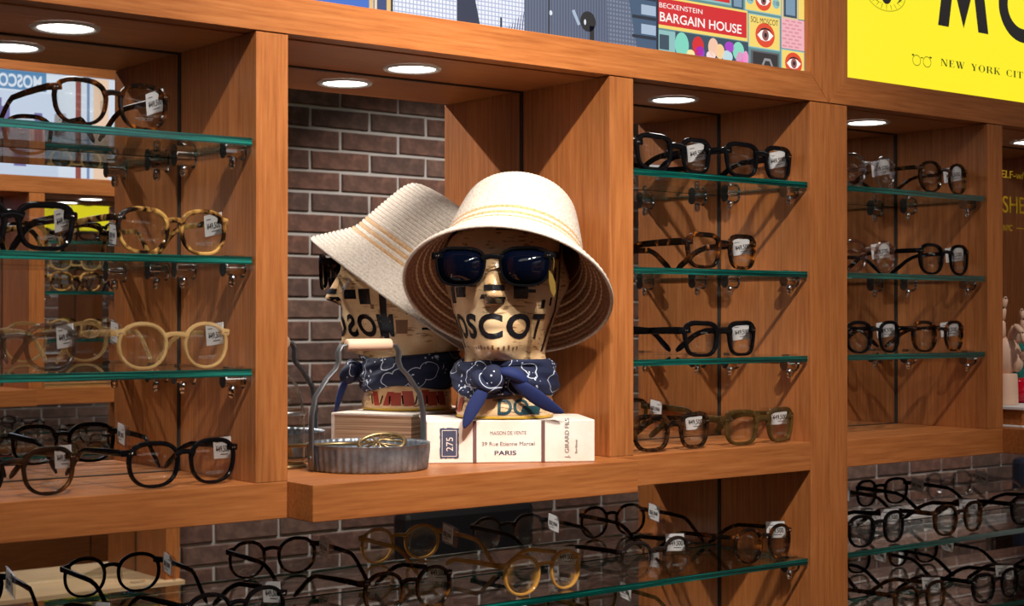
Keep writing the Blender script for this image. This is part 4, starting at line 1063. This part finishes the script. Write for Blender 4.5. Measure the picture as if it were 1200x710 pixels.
mb = MB(); mb.lathe(prof2, NH, mfun=lambda i: 1 if (i // 4) in (3, 5, 7, 9, 11, 13) and i % 4 in (1, 2) else 0, flute=lambda i, j: .0004 * (1 if (j + (i // 4)) % 2 else -1))
me = mb.mesh('hat_lining', [m_sb, m_sl], True); me.flip_normals(); link('hat_lining', me, hat, label='woven underside of the brim, shade put into its brown colour')
mb = MB(); mb.tube([(.1264 * math.cos(2 * math.pi * j / 96), .1264 * math.sin(2 * math.pi * j / 96), -.0006) for j in range(96)], .0022, 8, closed=True); mb.build('brim_edge', m_sw, hat, True)
hat.matrix_world = HATM

# --- tin tray with handle
m_zinc = bpy.data.materials.new('galvanised_tin'); _nt, _N, _L, _b = nodes_of(m_zinc)
_nz, _rp = noise_ramp(_nt, (1, 1, 1), 45, 4, [(.3, srgb(92, 98, 108)), (.6, srgb(142, 150, 162)), (.8, srgb(176, 184, 194))]); _L.new(_rp.outputs[0], _b.inputs['Base Color']); _b.inputs['Roughness'].default_value = .45; _b.inputs['Metallic'].default_value = .75
TC = (.990, .0600, Z_TOP + EPS); TR, THt = .0695, .0290
tray = thing('tin_tray', 'round galvanised tin tray with fluted side on the ledge', 'tray', TC, R(-12))
NF = 192; fl_ = lambda i, j: (.0011 * math.sin(2 * math.pi * j / NF * 48) if 1 <= i <= 4 or 7 <= i <= 9 else 0)
mb = MB(); mb.lathe([(.0005, 0), (.0655, 0), (.0668, .003), (.0680, .013), (.0690, .024), (.0697, THt), (.0703, THt + .0008), (.0690, THt + .0008), (.0683, .026), (.0672, .013), (.0662, .004), (.0650, .0012), (.0005, .0012)], NF, flute=fl_)
mb.build('tray_body', m_zinc, tray, True)
m_iron = mat('grey_iron_strap', srgb(116, 120, 126), .4, .8)
pts = [(-.0715, .002), (-.0720, .030), (-.0715, .062), (-.0670, .083), (-.0520, .104), (-.0415, .114), (-.0385, .122), (-.0392, .132), (-.0350, .1395), (-.0290, .1405)]
path = [(x, 0, z) for x, z in pts] + [(-x, 0, z) for x, z in reversed(pts)]
mb = MB(); mb.tube(path, [(.0014, .0054)] * len(path), 8, up=(0, 1, 0), sq=4)
hnd = mb.build('handle', m_iron, tray, True); hnd.rotation_euler = (0, 0, R(7))
gp = MB(); gp.tube([(-.0285, 0, .1405), (-.0275, 0, .1405), (0, 0, .1405), (.0275, 0, .1405), (.0285, 0, .1405)], [.0060, .0070, .0072, .0070, .0060], 16)
gp.build('wooden_grip', mat('pale_turned_wood', srgb(222, 184, 160), .55), hnd, True)
for s_ in (-1, 1):
    rv = MB(); rv.ball((s_ * .0732, 0, .015), (.0012, .003, .003), 8, 5); rv.build('rivet', m_iron, hnd, True)
# --- brass key leaning on the tray rim
m_brass = mat('aged_brass', srgb(150, 128, 92), .35, .9)
key = thing('ornate_key', 'old brass ornate key lying across the tin tray', 'key', (.9780, .0620, Z_TOP + .0300), R(-36)); key.rotation_euler = (R(36), R(-4), R(-36))
mb = MB(); mb.tube([(-.088, 0, .003), (-.030, 0, .001), (.000, 0, -.001)], [.0022, .0020, .0024], 10); mb.build('shaft', m_brass, key, True)
rg = MB(); rg.tube([(.026 + .026 * math.cos(2 * math.pi * i / 32), .016 * math.sin(2 * math.pi * i / 32), -.003) for i in range(32)], .0026, 8, closed=True)
bow = rg.build('bow', m_brass, key, True)
for i in range(6):
    a_ = math.pi * i / 6; fi = MB(); fi.tube([(.026 - .024 * math.cos(a_), -.0145 * math.sin(a_), -.003), (.026 + .005 * math.cos(a_ + 1), .004 * math.sin(a_ + 1), -.001), (.026 + .024 * math.cos(a_), .0145 * math.sin(a_), -.003)], .0014, 6); fi.build('scrollwork', m_brass, bow, True)
bt = MB(); bt.box(-.088, -.076, -.001, .001, -.009, .003); bt.box(-.080, -.076, -.001, .001, -.013, -.009); bt.build('bit', m_brass, key)
# --- glass jar behind the divider
jar = thing('glass_jar', 'glass jar with metal band and wire bail behind the tin tray', 'jar', (.9180, .1350, Z_TOP + EPS))
mb = MB(); mb.lathe([(.0005, 0), (.027, 0), (.0285, .003), (.0285, .060), (.027, .072), (.022, .084), (.012, .092), (.0005, .094)], 32)
mb.build('jar_body', glass_mix('jar_glass', (.90, .92, .90), 1.5), jar, True)
mb = MB(); mb.lathe([(.0288, .060), (.0300, .0605), (.0300, .0645), (.0288, .065)], 32); mb.build('metal_band', m_steel, jar, True)
mb = MB(); mb.lathe([(.0288, .0), (.0305, .0004), (.0305, .0035), (.0288, .004)], 32); mb.build('base_ring', m_brass, jar, True)
mb = MB(); mb.tube([(.030 * math.cos(a_), 0, .062 + .045 * math.sin(a_)) for a_ in [math.pi * i / 20 for i in range(21)]], .0016, 8, up=(0, 1, 0)); mb.build('wire_bail', m_steel, jar, True)

# ================================================================== WOODEN HAND BAY
pl = thing('display_plinth', 'low wooden plinth with white top plate under the wooden hand', 'plinth', (2.30, .035, Z_TOP + EPS))
MB().box(-.16, .16, -.06, .075, 0, .0035).build('base_plate', m_white, pl, bevel=.0008)
MB().box(-.155, .155, -.055, .070, .0036, .0275).build('body', wood_x, pl, bevel=.001)
MB().box(-.16, .16, -.06, .075, .0276, .0325).build('top_plate', m_white, pl, bevel=.0008)
zp = Z_TOP + EPS * 2 + .0325
m_hw = mat('pale_hand_wood', srgb(226, 190, 168), .5)
hand = thing('wooden_hand', 'pale jointed wooden mannequin hand standing on the plinth', 'mannequin hand', (2.1760, .0300, zp), R(-48))
mb = MB(); mb.lathe([(.0005, 0), (.0185, 0), (.0188, .002), (.0175, .048), (.0165, .0495), (.0005, .05)], 28); mb.build('wrist', m_hw, hand, True)
pm = MB(); pm.ball((0, 0, .078), (.0235, .0135, .030), 24, 14); pm.ball((.016, -.006, .068), (.010, .010, .016), 16, 10)
pm.build('palm', m_hw, hand, True)
def finger(base, segs, name='finger'):
    p = Vector(base); first = None; par = hand
    for i, (dx, dy, dz, r_) in enumerate(segs):
        q = p + Vector((dx, dy, dz)); mb = MB(); dd = (q - p)
        mb.tube([p, p + dd * .12, p + dd * .5, p + dd * .88, q], [r_ * .55, r_ * .95, r_, r_ * .92, r_ * .5], 12, up=(0, 1, .2))
        o = mb.build(name if first is None else 'finger_segment', m_hw, par, True)
        if first is None: first = o; par = o
        pn = MB(); pn.ball(tuple(q), r_ * .62, 10, 6); pn.ball((q.x, q.y - r_ * .8, q.z), .0014, 6, 4, mi=1); pn.build('finger_joint', [m_hw, m_ink], first, True)
        p = q
finger((-.017, -.002, .100), [(-.004, -.002, .026, .0058), (-.002, -.002, .018, .0052), (0, -.002, .014, .0046)])
finger((-.006, -.002, .106), [(-.001, -.002, .028, .0060), (.002, -.003, .020, .0055), (.003, -.002, .015, .0048)])
finger((.006, -.002, .105), [(.006, -.016, .020, .0060), (.008, -.016, -.010, .0055), (.002, -.004, -.016, .0048)])
finger((.016, -.001, .098), [(.010, -.004, .020, .0054), (-.001, -.002, .018, .0048), (-.002, -.001, .014, .0042)])
finger((.020, -.008, .074), [(.010, -.012, .012, .0060), (.002, -.010, .016, .0054), (-.004, -.004, .014, .0046)], 'thumb')
red = thing('trinket_box', 'glossy red round trinket box beside the wooden hand', 'box', (2.2560, .0500, zp))
mb = MB(); mb.lathe([(.0005, 0), (.018, 0), (.027, .006), (.0300, .016), (.0300, .0180), (.0005, .0180)], 32); mb.build('box_base', mat('glossy_red', srgb(196, 12, 44), .08), red, True)
mb = MB(); mb.lathe([(.0305, .0182), (.0300, .024), (.025, .033), (.014, .039), (.0005, .041)], 32); mb.build('lid', mat('glossy_red', (0, 0, 0)), red, True)
mt = bpy.data.materials.new('teal_plush'); _nt, _N, _L, _b = nodes_of(mt); _nz, _rp = noise_ramp(_nt, (1, 1, 1), 70, 5, [(.3, srgb(10, 62, 62)), (.55, srgb(26, 122, 112)), (.75, srgb(66, 160, 146))]); _L.new(_rp.outputs[0], _b.inputs['Base Color']); _b.inputs['Roughness'].default_value = .9
cu = MB(); cu.ball((0, 0, .066), (.075, .026, .0655), 40, 26)
rr = random.Random(5)
cu.v = [(x * (1 + .10 * (abs(x / .075) ** 3)) + rr.uniform(-.0015, .0015), y + rr.uniform(-.0015, .0015), max(0, z + .012 * abs(x / .075) ** 2 * (1 if z > .066 else -1) + rr.uniform(-.0015, .0015))) for x, y, z in cu.v]
cu_o = cu.build('plush_cushion', mt, None, True); cu_o.location = (2.345, .075, zp + .0004); tag(cu_o, 'teal plush cushion leaning behind the wooden hand', 'cushion')

# ================================================================== AISLE FURNITURE (seen in the mirrors)
def chair(loc, rz, m, label):
    t = thing('waiting_chair', label, 'chair', loc, R(rz))
    MB().box(-.24, .24, -.22, .24, .40, .47).build('seat', m, t, bevel=.02)
    MB().box(-.24, .24, .20, .27, .475, .84).build('backrest', m, t, bevel=.02)
    for x in (-.21, .21):
        for y in (-.19, .21): MB().tube([(x, y, 0), (x * .96, y * .96, .40)], [.012, .016], 10).build('leg', m_dark, t, True)
chair((2.80, -1.72, 0), 180, mat('black_leather', (.008, .008, .010), .35), 'black leather waiting chair against the brick wall')
chair((5.66, -1.60, 0), 190, mat('navy_leather', (.006, .010, .022), .4), 'navy leather waiting chair farther along the brick wall')
tb = thing('side_table', 'white rectangular side table along the brick wall', 'table', (4.35, -1.55, 0))
MB().box(-.28, .28, -.2, .2, .70, .74).build('table_top', mat('white_laminate', (.75, .77, .82), .3), tb, bevel=.004)
for x in (-.24, .24):
    for y in (-.16, .16): MB().tube([(x, y, 0), (x, y, .70)], .014, 10).build('leg', m_steel, tb, True)
